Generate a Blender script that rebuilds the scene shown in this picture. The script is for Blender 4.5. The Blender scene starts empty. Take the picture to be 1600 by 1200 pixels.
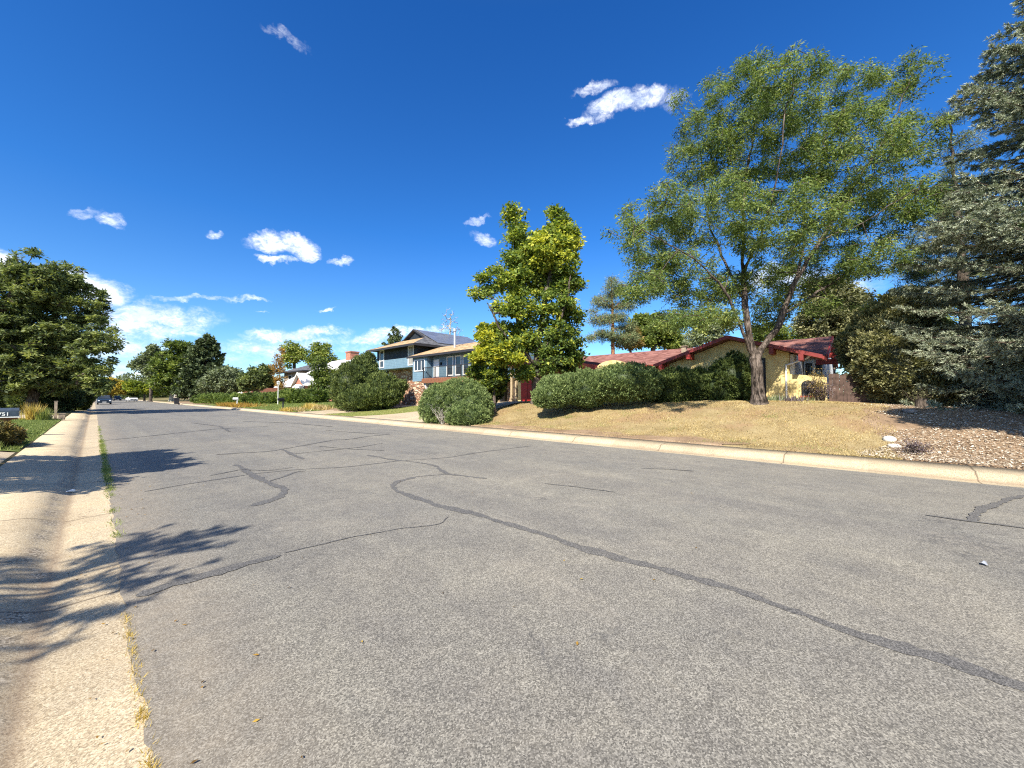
import bpy, bmesh, math, random
import numpy as np
from math import radians, sin, cos, tan, pi
random.seed(5); RNG = np.random.default_rng(11)
C = bpy.context.scene.collection
SC = bpy.context.scene

# ------------------------------------------------------------------ camera
TH = radians(47.37); PITCH = radians(1.81); EYE = 1.6; FP = 601.0
FWD = np.array([sin(TH), cos(TH)]); RGT = np.array([cos(TH), -sin(TH)])
cam = bpy.data.cameras.new('camera'); camo = bpy.data.objects.new('camera', cam); C.objects.link(camo)
cam.sensor_width = 36; cam.lens = 36*FP/1600; cam.clip_end = 4000; cam.clip_start = .05
camo.location = (0, 0, EYE); camo.rotation_euler = (radians(90)+PITCH, 0, -TH)
SC.camera = camo
SC.view_settings.view_transform = 'Standard'; SC.view_settings.look = 'None'
SC.view_settings.gamma = 1; SC.view_settings.exposure = 1.2

def W(x, y, z):
    """point seen at photograph pixel (x, y) at depth z metres from the camera plane"""
    u = (x-800)/FP
    p = FWD*z + RGT*u*z
    return np.array([p[0], p[1], EYE+(619-y)/FP*z])
def G(x, y, h=0.):
    z = (EYE-h)*FP/(y-619)
    return W(x, y, z)[:2]

# ------------------------------------------------------------------ node helper
class NT:
    def __init__(s, tree): s.t = tree; s.n = tree.nodes; s.l = tree.links
    def put(s, sock, v):
        if isinstance(v, bpy.types.NodeSocket): s.l.new(v, sock)
        elif v is not None: sock.default_value = v
    def math(s, op, a, b=None, c=None, clamp=False):
        n = s.n.new('ShaderNodeMath'); n.operation = op; n.use_clamp = clamp
        for i, v in enumerate((a, b, c)): 
            if v is not None: s.put(n.inputs[i], v)
        return n.outputs[0]
    def vm(s, op, a, b=None, scale=None):
        n = s.n.new('ShaderNodeVectorMath'); n.operation = op
        s.put(n.inputs[0], a)
        if b is not None: s.put(n.inputs[1], b)
        if scale is not None: s.put(n.inputs['Scale'], scale)
        return n.outputs['Value'] if op in ('DOT_PRODUCT', 'LENGTH') else n.outputs[0]
    def noise(s, vec, scale, detail=3, rough=.55, dist=0., color=False):
        n = s.n.new('ShaderNodeTexNoise'); s.put(n.inputs['Vector'], vec)
        n.inputs['Scale'].default_value = scale; n.inputs['Detail'].default_value = detail
        n.inputs['Roughness'].default_value = rough; n.inputs['Distortion'].default_value = dist
        return n.outputs['Color' if color else 'Fac']
    def vor(s, vec, scale, feat='F1', out='Distance', rand=1.):
        n = s.n.new('ShaderNodeTexVoronoi'); n.feature = feat; s.put(n.inputs['Vector'], vec)
        n.inputs['Scale'].default_value = scale; n.inputs['Randomness'].default_value = rand
        return n.outputs[out]
    def ramp(s, fac, stops, interp='LINEAR'):
        n = s.n.new('ShaderNodeValToRGB'); s.put(n.inputs[0], fac); r = n.color_ramp; r.interpolation = interp
        while len(r.elements) < len(stops): r.elements.new(.5)
        for e, (p, c) in zip(r.elements, stops):
            e.position = p; e.color = (c[0], c[1], c[2], 1) if hasattr(c, '__len__') else (c, c, c, 1)
        return n.outputs[0]
    def mix(s, f, a, b, mode='MIX'):
        n = s.n.new('ShaderNodeMix'); n.data_type = 'RGBA'; n.blend_type = mode; n.clamp_factor = True
        s.put(n.inputs[0], f)
        for i, v in ((6, a), (7, b)):
            if hasattr(v, '__len__') and not isinstance(v, bpy.types.NodeSocket): v = (v[0], v[1], v[2], 1)
            s.put(n.inputs[i], v)
        return n.outputs[2]
    def sep(s, v):
        n = s.n.new('ShaderNodeSeparateXYZ'); s.put(n.inputs[0], v); return n.outputs
    def comb(s, x, y, z):
        n = s.n.new('ShaderNodeCombineXYZ')
        for i, v in enumerate((x, y, z)): s.put(n.inputs[i], v)
        return n.outputs[0]
    def mapr(s, v, a, b, c=0., d=1., smooth=False):
        n = s.n.new('ShaderNodeMapRange'); n.interpolation_type = 'SMOOTHSTEP' if smooth else 'LINEAR'
        s.put(n.inputs[0], v)
        for i, k in enumerate((a, b, c, d)): n.inputs[i+1].default_value = k
        return n.outputs[0]
    def bump(s, h, strength=.4, dist=.01):
        n = s.n.new('ShaderNodeBump'); s.put(n.inputs['Height'], h)
        n.inputs['Strength'].default_value = strength; n.inputs['Distance'].default_value = dist
        return n.outputs[0]

# ------------------------------------------------------------------ sun and sky
SUN_EL = radians(42); SUN_AZ = radians(22)          # shadows run towards +X, turned 22 deg to +Y
sd = np.array([-cos(SUN_EL)*cos(SUN_AZ), -cos(SUN_EL)*sin(SUN_AZ), sin(SUN_EL)])
sun = bpy.data.lights.new('sun', 'SUN'); sun.energy = 4.4; sun.angle = radians(.5); sun.color = (1, .93, .8)
suno = bpy.data.objects.new('sun', sun); C.objects.link(suno); suno.location = (-20, -10, 30)
from mathutils import Vector
suno.rotation_euler = Vector((-sd[0], -sd[1], -sd[2])).to_track_quat('-Z', 'Y').to_euler()

world = bpy.data.worlds.new('World'); SC.world = world; world.use_nodes = True
N = NT(world.node_tree); N.n.clear()
sky = N.n.new('ShaderNodeTexSky'); sky.sky_type = 'NISHITA'; sky.sun_disc = False
sky.sun_elevation = SUN_EL; sky.sun_rotation = math.atan2(sd[0], sd[1])
sky.altitude = 1700; sky.air_density = 1.0; sky.dust_density = .15; sky.ozone_density = 3.0
tc = N.n.new('ShaderNodeTexCoord'); D = tc.outputs['Generated']
def pdir(x, y):
    v = np.array([(x-800)/FP, (600-y)/FP, 1.0])
    f3 = np.array([FWD[0]*cos(PITCH), FWD[1]*cos(PITCH), sin(PITCH)]); r3 = np.array([RGT[0], RGT[1], 0]); u3 = np.cross(r3, f3)
    d = r3*v[0]+u3*v[1]+f3; return d/np.linalg.norm(d), r3, u3
# (x, y, rx, ry, tilt deg, strength, edge softness): where each cloud stands in the sky
CL = [(958,170,46,20,18,1.1,.6),(918,191,30,11,10,1.1,.4),(1000,160,40,14,20,1.0,.5),(930,143,36,9,8,.8,.5),(1050,150,26,18,25,.65,.6),
      (442,62,46,9,-25,.5,.6),(742,345,20,6,15,.8,.4),(758,374,24,12,-15,.8,.5),(135,331,36,7,5,.6,.5),(176,345,26,12,-10,.85,.45),
      (337,369,14,8,0,.95,.4),(436,381,48,18,8,1.3,.35),(474,392,26,20,-10,1.3,.35),(430,412,34,6,-3,1.0,.4),(530,407,22,6,15,.8,.4),
      (325,468,85,5,3,.72,.5),(392,464,28,5,-4,.7,.4),(404,487,12,2.5,0,.7,.4),(510,484,14,3,8,.7,.4),
      (150,452,70,24,-20,1.35,.5),(95,430,64,26,0,1.2,.5),(235,500,125,26,-3,1.15,.8),(170,540,150,42,0,.85,1.0),
      (465,522,85,13,3,1.15,.5),(440,545,110,20,4,.85,.8),(595,526,62,12,6,1.1,.5),(560,545,60,12,0,.6,.8),
      (205,578,62,9,0,.9,.5),(190,600,160,18,0,.9,.9),(265,545,95,14,0,.6,.8),(360,560,80,16,0,.6,.8),(15,410,30,30,0,1.1,.5),
      (1225,435,80,26,0,1.1,.5),(1310,450,60,20,0,.8,.6),(650,520,60,7,0,.8,.5)]
# unseen clouds added behind the viewer and overhead to lift and neutralise the shade: (azimuth from +Y towards +X, elevation, half width, half height in degrees)
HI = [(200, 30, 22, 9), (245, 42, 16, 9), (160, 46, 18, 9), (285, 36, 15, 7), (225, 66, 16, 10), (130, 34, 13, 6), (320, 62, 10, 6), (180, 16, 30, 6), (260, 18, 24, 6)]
warp = N.noise(D, 9, 4, .6, color=True)
warp2 = N.noise(D, 38, 4, .65, color=True)
Dw = N.vm('ADD', D, N.vm('SCALE', N.vm('SUBTRACT', warp, (.5, .5, .5)), scale=.075))
Dw = N.vm('ADD', Dw, N.vm('SCALE', N.vm('SUBTRACT', warp2, (.5, .5, .5)), scale=.030))
total = None; shade = None
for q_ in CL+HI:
    if len(q_) == 7:
        (x, y, rx, ry, tl, st, so) = q_
        c = pdir(x, y)[0]; k = np.linalg.norm(pdir(x+1, y)[0]-c); cy = np.linalg.norm(pdir(x, y-1)[0]-c)
        t1 = (pdir(x+1, y)[0]-c); t1 = t1/np.linalg.norm(t1)
    else:
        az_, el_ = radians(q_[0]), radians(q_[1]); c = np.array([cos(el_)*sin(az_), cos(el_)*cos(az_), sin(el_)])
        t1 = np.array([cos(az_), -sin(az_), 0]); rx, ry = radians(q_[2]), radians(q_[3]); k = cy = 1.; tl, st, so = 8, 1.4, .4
    t2 = np.cross(t1, -c); t2 = t2/np.linalg.norm(t2)
    if t2[2] < 0: t2 = -t2
    a = radians(tl); e1 = t1*cos(a)+t2*sin(a); e2 = -t1*sin(a)+t2*cos(a)
    sx = rx*k*1.22; sy = ry*cy*1.22
    dl = N.vm('SUBTRACT', Dw, tuple(c))
    A = N.vm('DOT_PRODUCT', dl, tuple(e1/sx)); B = N.vm('DOT_PRODUCT', dl, tuple(e2/sy))
    q = N.math('ADD', N.math('MULTIPLY', A, A), N.math('MULTIPLY', B, B))
    q = N.math('ADD', q, N.math('MULTIPLY', N.math('GREATER_THAN', 0., N.vm('DOT_PRODUCT', D, tuple(c))), 99.))
    m = N.math('MULTIPLY', N.math('SUBTRACT', 1., q, clamp=False), st)
    m = N.math('MAXIMUM', m, 0.)
    m = N.math('POWER', m, so+.3)
    total = m if total is None else N.math('MAXIMUM', total, m)
nz = N.noise(N.vm('MULTIPLY', D, (1, 1, 2.0)), 26, 8, .68, .4)
nz2 = N.noise(D, 90, 5, .7)
nz3 = N.noise(N.vm('MULTIPLY', D, (1, 1, 1.6)), 60, 6, .72, 1.2)
f = N.math('MULTIPLY', total, N.math('ADD', N.math('MULTIPLY', N.math('SUBTRACT', nz, .22), 2.6), N.math('MULTIPLY', N.math('SUBTRACT', nz3, .25), 2.2)))
f = N.mapr(f, .22, 1.9, 0, 1, True)
shd = N.noise(N.vm('ADD', D, (.0, .0, .012)), 22, 5, .6)
ccol = N.mix(N.mapr(shd, .40, .60), (5.6, 6.4, 8.0), (9.4, 9.6, 9.9))
el = N.sep(D)[2]
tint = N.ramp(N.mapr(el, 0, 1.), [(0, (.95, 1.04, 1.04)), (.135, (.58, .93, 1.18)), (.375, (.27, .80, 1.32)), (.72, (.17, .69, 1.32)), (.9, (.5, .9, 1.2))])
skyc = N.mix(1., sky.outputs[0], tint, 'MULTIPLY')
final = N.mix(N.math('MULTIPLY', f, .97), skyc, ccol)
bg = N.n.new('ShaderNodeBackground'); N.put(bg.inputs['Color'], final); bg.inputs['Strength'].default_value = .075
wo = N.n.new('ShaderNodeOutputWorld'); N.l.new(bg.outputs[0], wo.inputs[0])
world.cycles.sampling_method = 'MANUAL'; world.cycles.sample_map_resolution = 512
SC.cycles.max_bounces = 6; SC.cycles.diffuse_bounces = 3; SC.cycles.transparent_max_bounces = 4
SC.cycles.sample_clamp_indirect = 8
SC.cycles.use_denoising = False; SC.cycles.filter_width = 1.15

# ------------------------------------------------------------------ materials
def mat(name, f):
    m = bpy.data.materials.new(name); m.use_nodes = True
    t = NT(m.node_tree); b = m.node_tree.nodes['Principled BSDF']; f(t, b); return m
def geo(t): return t.n.new('ShaderNodeNewGeometry').outputs['Position']
def objc(t): return t.n.new('ShaderNodeTexCoord').outputs['Object']
def setb(b, rough=.8, spec=.3, metal=0.):
    b.inputs['Roughness'].default_value = rough; b.inputs['Specular IOR Level'].default_value = spec; b.inputs['Metallic'].default_value = metal
def plain(name, col, rough=.7, spec=.3, metal=0., var=.12, scale=6., bump=0.):
    def f(t, b):
        setb(b, rough, spec, metal); p = geo(t)
        n = t.noise(p, scale, 5, .6)
        lo = tuple(c*(1-var) for c in col); hi = tuple(min(1, c*(1+var)) for c in col)
        t.put(b.inputs['Base Color'], t.ramp(n, [(.3, lo), (.7, hi)]))
        if bump: t.put(b.inputs['Normal'], t.bump(t.noise(p, 60, 4), bump, .01))
    return mat(name, f)

def f_asphalt(t, b, dark=1., seal=False):
    setb(b, .82, .35); p = geo(t); s = t.sep(p)
    v = t.vor(p, 150, out='Color')
    g = t.noise(p, 130, 4, .75)
    big = t.noise(p, .35, 5, .6); mid = t.noise(p, 2.2, 5, .6)
    vs = t.sep(v)[0]
    gr = t.math('ADD', t.math('MULTIPLY', vs, .5), t.math('MULTIPLY', g, .5))
    if not seal: col = t.ramp(gr, [(.18, (.056, .053, .047)), (.42, (.134, .126, .111)), (.62, (.210, .198, .174)), (.92, (.39, .37, .325))])
    else: col = t.ramp(gr, [(.2, (.034, .034, .035)), (.5, (.092, .089, .086)), (.8, (.18, .174, .168))])
    col = t.mix(1., col, t.ramp(big, [(.3, (.86, .87, .9)), (.7, (1.1, 1.08, 1.04))]), 'MULTIPLY')
    col = t.mix(1., col, t.ramp(mid, [(.3, (.92, .92, .93)), (.7, (1.06, 1.06, 1.05))]), 'MULTIPLY')
    if not seal:
        # worn wheel tracks and stained middle run along the street
        tr = t.noise(t.vm('MULTIPLY', p, (1.4, .05, 1)), 1.2, 3, .5)
        col = t.mix(1., col, t.ramp(tr, [(.35, (.90, .90, .92)), (.65, (1.05, 1.05, 1.04))]), 'MULTIPLY')
        stn = t.noise(t.vm('MULTIPLY', p, (1.3, .8, 1)), .9, 7, .72, .8)
        col = t.mix(t.math('MULTIPLY', t.mapr(stn, .52, .66), .20), col, (.055, .056, .06))
        col = t.mix(t.math('MULTIPLY', t.mapr(stn, .44, .34), .12), col, (.36, .32, .26))
        rf_ = t.noise(p, 6.5, 6, .8); col = t.mix(1., col, t.ramp(rf_, [(.3, (.86, .86, .87)), (.7, (1.12, 1.12, 1.10))]), 'MULTIPLY')
        # hairline cracks
        e = t.vor(t.vm('ADD', p, t.vm('SCALE', t.noise(p, 1.6, 4, .6, color=True), scale=1.1)), .42, 'DISTANCE_TO_EDGE')
        cr = t.math('MULTIPLY', t.mapr(e, .0, .008, 1, 0), t.mapr(t.noise(p, .5, 2), .52, .6))
        col = t.mix(t.math('MULTIPLY', cr, .55), col, (.05, .05, .052))
        e2 = t.vor(t.vm('ADD', p, t.vm('SCALE', t.noise(p, 3.1, 5, .7, color=True), scale=.5)), 1.15, 'DISTANCE_TO_EDGE')
        cr2 = t.math('MULTIPLY', t.mapr(e2, .0, .010, 1, 0), t.mapr(t.noise(p, .33, 3), .55, .62))
        col = t.mix(t.math('MULTIPLY', cr2, .45), col, (.055, .053, .05))
        # dust beside the gutter
        du = t.math('MULTIPLY', t.mapr(s[0], .95, .2), t.noise(p, 5, 5))
        col = t.mix(t.math('MULTIPLY', du, .5), col, (.42, .34, .24))
        sp = t.mapr(t.vor(p, 7.), .03, .02)
        col = t.mix(t.math('MULTIPLY', sp, .5), col, (.03, .03, .03))
    t.put(b.inputs['Base Color'], col)
    b.inputs['Diffuse Roughness'].default_value = .5
    t.put(b.inputs['Normal'], t.bump(gr, .7, .006))
asphalt = mat('asphalt', f_asphalt)
sealm = mat('crack_seal', lambda t, b: f_asphalt(t, b, seal=True))

def f_conc(t, b, tanc=1.):
    setb(b, .85, .25); p = geo(t); s = t.sep(p)
    g = t.noise(p, 120, 4, .7); v = t.sep(t.vor(p, 130, out='Color'))[0]
    gr = t.math('ADD', t.math('MULTIPLY', v, .45), t.math('MULTIPLY', g, .55))
    col = t.ramp(gr, [(.18, (.20, .16, .11)), (.42, (.39, .325, .225)), (.66, (.53, .46, .335)), (.92, (.72, .66, .53))])
    big = t.noise(p, 1.1, 6, .65)
    col = t.mix(1., col, t.ramp(big, [(.25, (.80, .78, .76)), (.5, (1, 1, 1)), (.75, (1.1, 1.05, .97))]), 'MULTIPLY')
    # each poured panel has its own tone, parted by joints 3 m apart
    yy = t.math('DIVIDE', s[1], 3.05); fr = t.math('FRACT', t.math('ADD', yy, 40.)); 
    pn = t.n.new('ShaderNodeTexWhiteNoise'); pn.noise_dimensions = '1D'; t.put(pn.inputs['W'], t.math('FLOOR', yy))
    col = t.mix(1., col, t.ramp(pn.outputs['Value'], [(0, (.86, .83, .80)), (1, (1.1, 1.06, 1.0))]), 'MULTIPLY')
    wob = t.math('MULTIPLY', t.math('SUBTRACT', t.noise(p, 9, 3), .5), .02)
    j = t.mapr(t.math('ABSOLUTE', t.math('SUBTRACT', t.math('ADD', fr, wob), .5)), .001, .007, 1, 0)
    col = t.mix(t.math('MULTIPLY', j, .9), col, (.12, .09, .06))
    # grime where the gutter meets the kerb
    gx = t.math('ADD', s[0], t.math('MULTIPLY', t.math('SUBTRACT', t.noise(p, 4, 5, .7), .5), .12))
    for cx, w in ((-.23, .05), (11.40, .05)):
        d = t.math('ABSOLUTE', t.math('SUBTRACT', gx, cx))
        col = t.mix(t.math('MULTIPLY', t.mapr(d, 0, w*1.6, 1, 0), .5), col, (.20, .135, .09))
    # stones washed bare on the kerb face
    d = t.math('ABSOLUTE', t.math('SUBTRACT', gx, -.34))
    agg = t.math('MULTIPLY', t.mapr(d, .03, .12, 1, 0), t.mapr(t.noise(p, 3, 3), .42, .6))
    stn = t.ramp(t.sep(t.vor(p, 60, out='Color'))[1], [(.2, (.09, .075, .06)), (.6, (.30, .25, .19)), (.9, (.52, .45, .35))])
    col = t.mix(t.math('MULTIPLY', agg, .75), col, stn)
    e = t.vor(t.vm('ADD', p, t.vm('SCALE', t.noise(p, 2, 4, .6, color=True), scale=.7)), .7, 'DISTANCE_TO_EDGE')
    cr = t.math('MULTIPLY', t.mapr(e, 0, .008, 1, 0), t.mapr(t.noise(p, .8, 2), .5, .58))
    col = t.mix(t.math('MULTIPLY', cr, .65), col, (.14, .10, .07))
    st = t.mapr(t.noise(t.vm('MULTIPLY', p, (1, 3, 1)), 1.7, 6, .7), .62, .78)
    col = t.mix(t.math('MULTIPLY', st, .35), col, (.30, .19, .11))
    t.put(b.inputs['Base Color'], col); t.put(b.inputs['Normal'], t.bump(gr, .5, .006))
concrete = mat('concrete', f_conc)

def f_earth(t, b, stops, sc=30, bumpd=.03, patch=None):
    setb(b, .95, .1); p = geo(t)
    n = t.math('ADD', t.math('MULTIPLY', t.noise(p, sc, 5, .75), .6), t.math('MULTIPLY', t.noise(p, 1.3, 5, .65), .4))
    col = t.ramp(n, stops)
    if patch:
        col = t.mix(t.mapr(t.noise(p, .55, 5, .65), patch[1], patch[1]+.12), col, patch[0])
    t.put(b.inputs['Base Color'], col); t.put(b.inputs['Normal'], t.bump(t.noise(p, sc, 4), .6, bumpd))
drylawn = mat('dry_lawn', lambda t, b: f_earth(t, b, [(.3, (.13, .095, .05)), (.5, (.28, .215, .11)), (.68, (.42, .34, .19))], 26, .03, ((.27, .185, .105), .50)))
greenlawn = mat('green_lawn', lambda t, b: f_earth(t, b, [(.3, (.06, .08, .022)), (.5, (.13, .175, .045)), (.7, (.22, .27, .08))], 26, .03, ((.26, .24, .08), .64)))
mixlawn = mat('thin_lawn', lambda t, b: f_earth(t, b, [(.3, (.12, .12, .035)), (.5, (.26, .24, .08)), (.7, (.42, .34, .13))], 26, .03, ((.13, .19, .04), .55)))
soil = mat('soil', lambda t, b: f_earth(t, b, [(.3, (.12, .08, .05)), (.5, (.26, .18, .115)), (.7, (.45, .345, .24))], 34, .03))
earth = mat('earth', lambda t, b: f_earth(t, b, [(.3, (.10, .08, .04)), (.5, (.20, .165, .08)), (.7, (.30, .25, .12))], 20, .03, ((.09, .11, .035), .5)))

def leafmat(name, cols, trans=.35, rough=.55):
    """cols: colours along the face attribute 'tint'"""
    m = bpy.data.materials.new(name); m.use_nodes = True; t = NT(m.node_tree)
    b = m.node_tree.nodes['Principled BSDF']; out = m.node_tree.nodes['Material Output']
    a = t.n.new('ShaderNodeAttribute'); a.attribute_name = 'tint'
    col = t.ramp(a.outputs['Fac'], [(i/(len(cols)-1), c) for i, c in enumerate(cols)])
    setb(b, rough, .25); t.put(b.inputs['Base Color'], col)
    tr = t.n.new('ShaderNodeBsdfTranslucent'); t.put(tr.inputs[0], t.mix(1., col, (1.2, 1.25, .6), 'MULTIPLY'))
    mx = t.n.new('ShaderNodeMixShader'); mx.inputs[0].default_value = trans
    t.l.new(b.outputs[0], mx.inputs[1]); t.l.new(tr.outputs[0], mx.inputs[2]); t.l.new(mx.outputs[0], out.inputs[0])
    return m
def barkmat(name, lo, hi, sc=14):
    def f(t, b):
        setb(b, .9, .15); p = geo(t)
        q = t.vm('MULTIPLY', p, (1, 1, .22)); n = t.noise(q, sc, 6, .7, .6); n2 = t.noise(p, 2.2, 4)
        h = t.math('ADD', t.math('MULTIPLY', n, .75), t.math('MULTIPLY', n2, .25))
        t.put(b.inputs['Base Color'], t.ramp(h, [(.40, tuple(c*.22 for c in lo)), (.48, lo), (.60, hi)]))
        t.put(b.inputs['Normal'], t.bump(n, 1.0, .05))
    return mat(name, f)
BK = dict(grey=barkmat('bark_grey', (.07, .055, .045), (.205, .165, .14)), dark=barkmat('bark_dark', (.07, .055, .042), (.17, .135, .11)),
          orange=barkmat('bark_orange', (.20, .09, .045), (.42, .20, .10)), pale=barkmat('bark_pale', (.42, .38, .32), (.72, .68, .60)))

# ------------------------------------------------------------------ mesh helpers
def link(name, me, parent=None, m=None):
    o = bpy.data.objects.new(name, me); C.objects.link(o)
    if m is not None:
        for k in (m if isinstance(m, (list, tuple)) else [m]): me.materials.append(k)
    if parent is not None: o.parent = parent
    return o
def tag(o, label=None, cat=None, group=None, kind=None):
    if label: o['label'] = label
    if cat: o['category'] = cat
    if group: o['group'] = group
    if kind: o['kind'] = kind
    return o
def empty(name, label, cat, group=None, loc=(0, 0, 0), rz=0):
    o = bpy.data.objects.new(name, None); C.objects.link(o); o.location = loc; o.rotation_euler = (0, 0, rz)
    o.empty_display_size = .2
    return tag(o, label, cat, group)
def npmesh(name, V, F, m, parent=None, tint=None, smooth=False, midx=None, loc=None):
    """V (n,3), F (k,3 or 4) arrays; world coordinates (moved so that a parent's place cancels)"""
    V = np.asarray(V, dtype=np.float32).copy(); F = np.asarray(F, dtype=np.int32)
    if parent is not None: V -= np.array(parent.location, dtype=np.float32)
    me = bpy.data.meshes.new(name); k = F.shape[1]
    me.vertices.add(len(V)); me.vertices.foreach_set('co', V.ravel())
    me.loops.add(F.size); me.loops.foreach_set('vertex_index', F.ravel())
    me.polygons.add(len(F)); me.polygons.foreach_set('loop_start', np.arange(0, F.size, k, dtype=np.int32))
    me.polygons.foreach_set('loop_total', np.full(len(F), k, dtype=np.int32))
    if midx is not None: me.polygons.foreach_set('material_index', np.asarray(midx, dtype=np.int32))
    if smooth: me.polygons.foreach_set('use_smooth', np.ones(len(F), dtype=bool))
    if tint is not None:
        a = me.attributes.new('tint', 'FLOAT', 'FACE'); a.data.foreach_set('value', np.asarray(tint, dtype=np.float32))
    me.update(calc_edges=True); me.validate()
    return link(name, me, parent, m)

class MB:
    def __init__(s): s.v = []; s.f = []; s.mi = []
    def poly(s, pts, faces, mi=0):
        n = len(s.v); s.v += [tuple(p) for p in pts]; s.f += [tuple(n+i for i in q) for q in faces]; s.mi += [mi]*len(faces); return s
    def box(s, x0, x1, y0, y1, z0, z1, mi=0):
        return s.poly([(x0,y0,z0),(x1,y0,z0),(x1,y1,z0),(x0,y1,z0),(x0,y0,z1),(x1,y0,z1),(x1,y1,z1),(x0,y1,z1)],
                      [(0,3,2,1),(4,5,6,7),(0,1,5,4),(1,2,6,5),(2,3,7,6),(3,0,4,7)], mi)
    def prism(s, prof, axis, a0, a1, mi=0):
        """profile polygon [(p,q)] in the plane across axis, extruded a0..a1; axis 'x': (p,q)=(y,z); 'y': (x,z); 'z': (x,y)"""
        n = len(prof)
        def P(a, p, q): return {'x': (a, p, q), 'y': (p, a, q), 'z': (p, q, a)}[axis]
        pts = [P(a0, *k) for k in prof]+[P(a1, *k) for k in prof]
        fs = [tuple(range(n-1, -1, -1)), tuple(range(n, 2*n))]+[(i, (i+1) % n, (i+1) % n+n, i+n) for i in range(n)]
        return s.poly(pts, fs, mi)
    def slab(s, a, b, c, d, th, mi=0):
        """sloped slab: top corners a b c d, thickness th downwards"""
        lo = [(p[0], p[1], p[2]-th) for p in (a, b, c, d)]
        return s.poly([a, b, c, d]+lo, [(0,1,2,3),(7,6,5,4),(0,4,5,1),(1,5,6,2),(2,6,7,3),(3,7,4,0)], mi)
    def tube(s, p0, p1, r0, r1=None, n=8, mi=0):
        r1 = r0 if r1 is None else r1
        p0 = Vector(p0); p1 = Vector(p1); d = (p1-p0).normalized(); u = d.orthogonal().normalized(); w = d.cross(u)
        pts = [p0+(u*cos(2*pi*i/n)+w*sin(2*pi*i/n))*r0 for i in range(n)]+[p1+(u*cos(2*pi*i/n)+w*sin(2*pi*i/n))*r1 for i in range(n)]
        return s.poly(pts, [tuple(range(n-1, -1, -1)), tuple(range(n, 2*n))]+[(i, (i+1) % n, (i+1) % n+n, i+n) for i in range(n)], mi)
    def build(s, name, m, parent=None, bevel=0., local=False):
        me = bpy.data.meshes.new(name); v = np.array(s.v, dtype=float)
        if parent is not None and not local: v = v-np.array(parent.location)
        me.from_pydata([tuple(p) for p in v], [], s.f)
        if any(s.mi): me.polygons.foreach_set('material_index', s.mi)
        bm = bmesh.new(); bm.from_mesh(me); bmesh.ops.recalc_face_normals(bm, faces=bm.faces); bm.to_mesh(me); bm.free()
        o = link(name, me, parent, m)
        if bevel:
            b = o.modifiers.new('bevel', 'BEVEL'); b.width = bevel; b.segments = 2; b.limit_method = 'ANGLE'
        return o

# ------------------------------------------------------------------ ground
def ss(t): t = np.clip(t, 0, 1); return t*t*(3-2*t)
def th(x, y):
    x = np.asarray(x, float); y = np.asarray(y, float)
    H = np.interp(y, [-30, -4, 2, 14, 19, 26, 40, 130, 400], [1.0, 1.05, 1.36, 1.34, 1.15, .66, .66, .6, .6])
    wd = np.interp(y, [-30, 14, 28, 60], [6.4, 6.2, 9, 11])
    r = .17+(H-.17)*ss((x-12.25)/wd)+np.clip(x-18, 0, 60)*.012
    l = .155+.05*np.clip(-1.3-x, 0, 8)
    return np.where(x > 12.2, r, np.where(x < -1.27, l, -.12))
def lump(x, y, s=1.): return .012*s*(np.sin(x*2.1+np.sin(y*1.3))*np.sin(y*1.7)+.6*np.sin(x*5.1+1)*np.sin(y*4.3))
def grid(name, X, Y, Z, m, smooth=True, parent=None):
    nx, ny = X.shape; V = np.stack([X.ravel(), Y.ravel(), Z.ravel()], 1)
    i = np.arange(nx*ny).reshape(nx, ny)
    F = np.stack([i[:-1, :-1].ravel(), i[1:, :-1].ravel(), i[1:, 1:].ravel(), i[:-1, 1:].ravel()], 1)
    return npmesh(name, V, F, m, parent, smooth=smooth)
xs = np.concatenate([[-1500, -400, -120, -60, -30, -20], np.arange(-14, -1.3, .8), [-1.30, -1.24, 5, 12.18, 12.24], np.arange(12.6, 26, .4), np.arange(27, 50, 3), [60, 100, 200, 500, 1500]])
ys = np.concatenate([[-1000, -300, -100, -50, -30], np.arange(-20, 40, .5), np.arange(41, 120, 3), [140, 180, 250, 400, 800, 2500]])
XX, YY = np.meshgrid(xs, ys, indexing='ij')
tag(grid('ground', XX, YY, th(XX, YY)-.03, earth), 'bare brown earth and grass under the gardens', kind='structure')

# road with its crack sealing in the same mesh
def road_z(x): return .055*(1-((np.asarray(x)-5.6)/5.4)**2)+.004
rys = np.concatenate([np.arange(-80, -4, 4), np.arange(-4, 9, .09), np.arange(9, 30, .25), np.arange(30, 120, 2), [130, 150, 200, 300, 420]])
rxs = np.linspace(.2, 11.0, 14)
XX, YY = np.meshgrid(rxs, rys, indexing='ij'); XX = XX.copy()
XX[0] += .010*np.sin(rys*1.1)+.010*np.sin(rys*5.1)+.008*np.sin(rys*13.7+1)+RNG.normal(0, .005, len(rys)); XX[-1] += RNG.normal(0, .006, len(rys))
i = np.arange(XX.size).reshape(XX.shape)
RV = [np.stack([XX.ravel(), YY.ravel(), road_z(XX).ravel()], 1)]
RF = [np.stack([i[:-1, :-1].ravel(), i[1:, :-1].ravel(), i[1:, 1:].ravel(), i[:-1, 1:].ravel()], 1)]; RM = [np.zeros(len(RF[0]), int)]
nv = len(RV[0])
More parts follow.
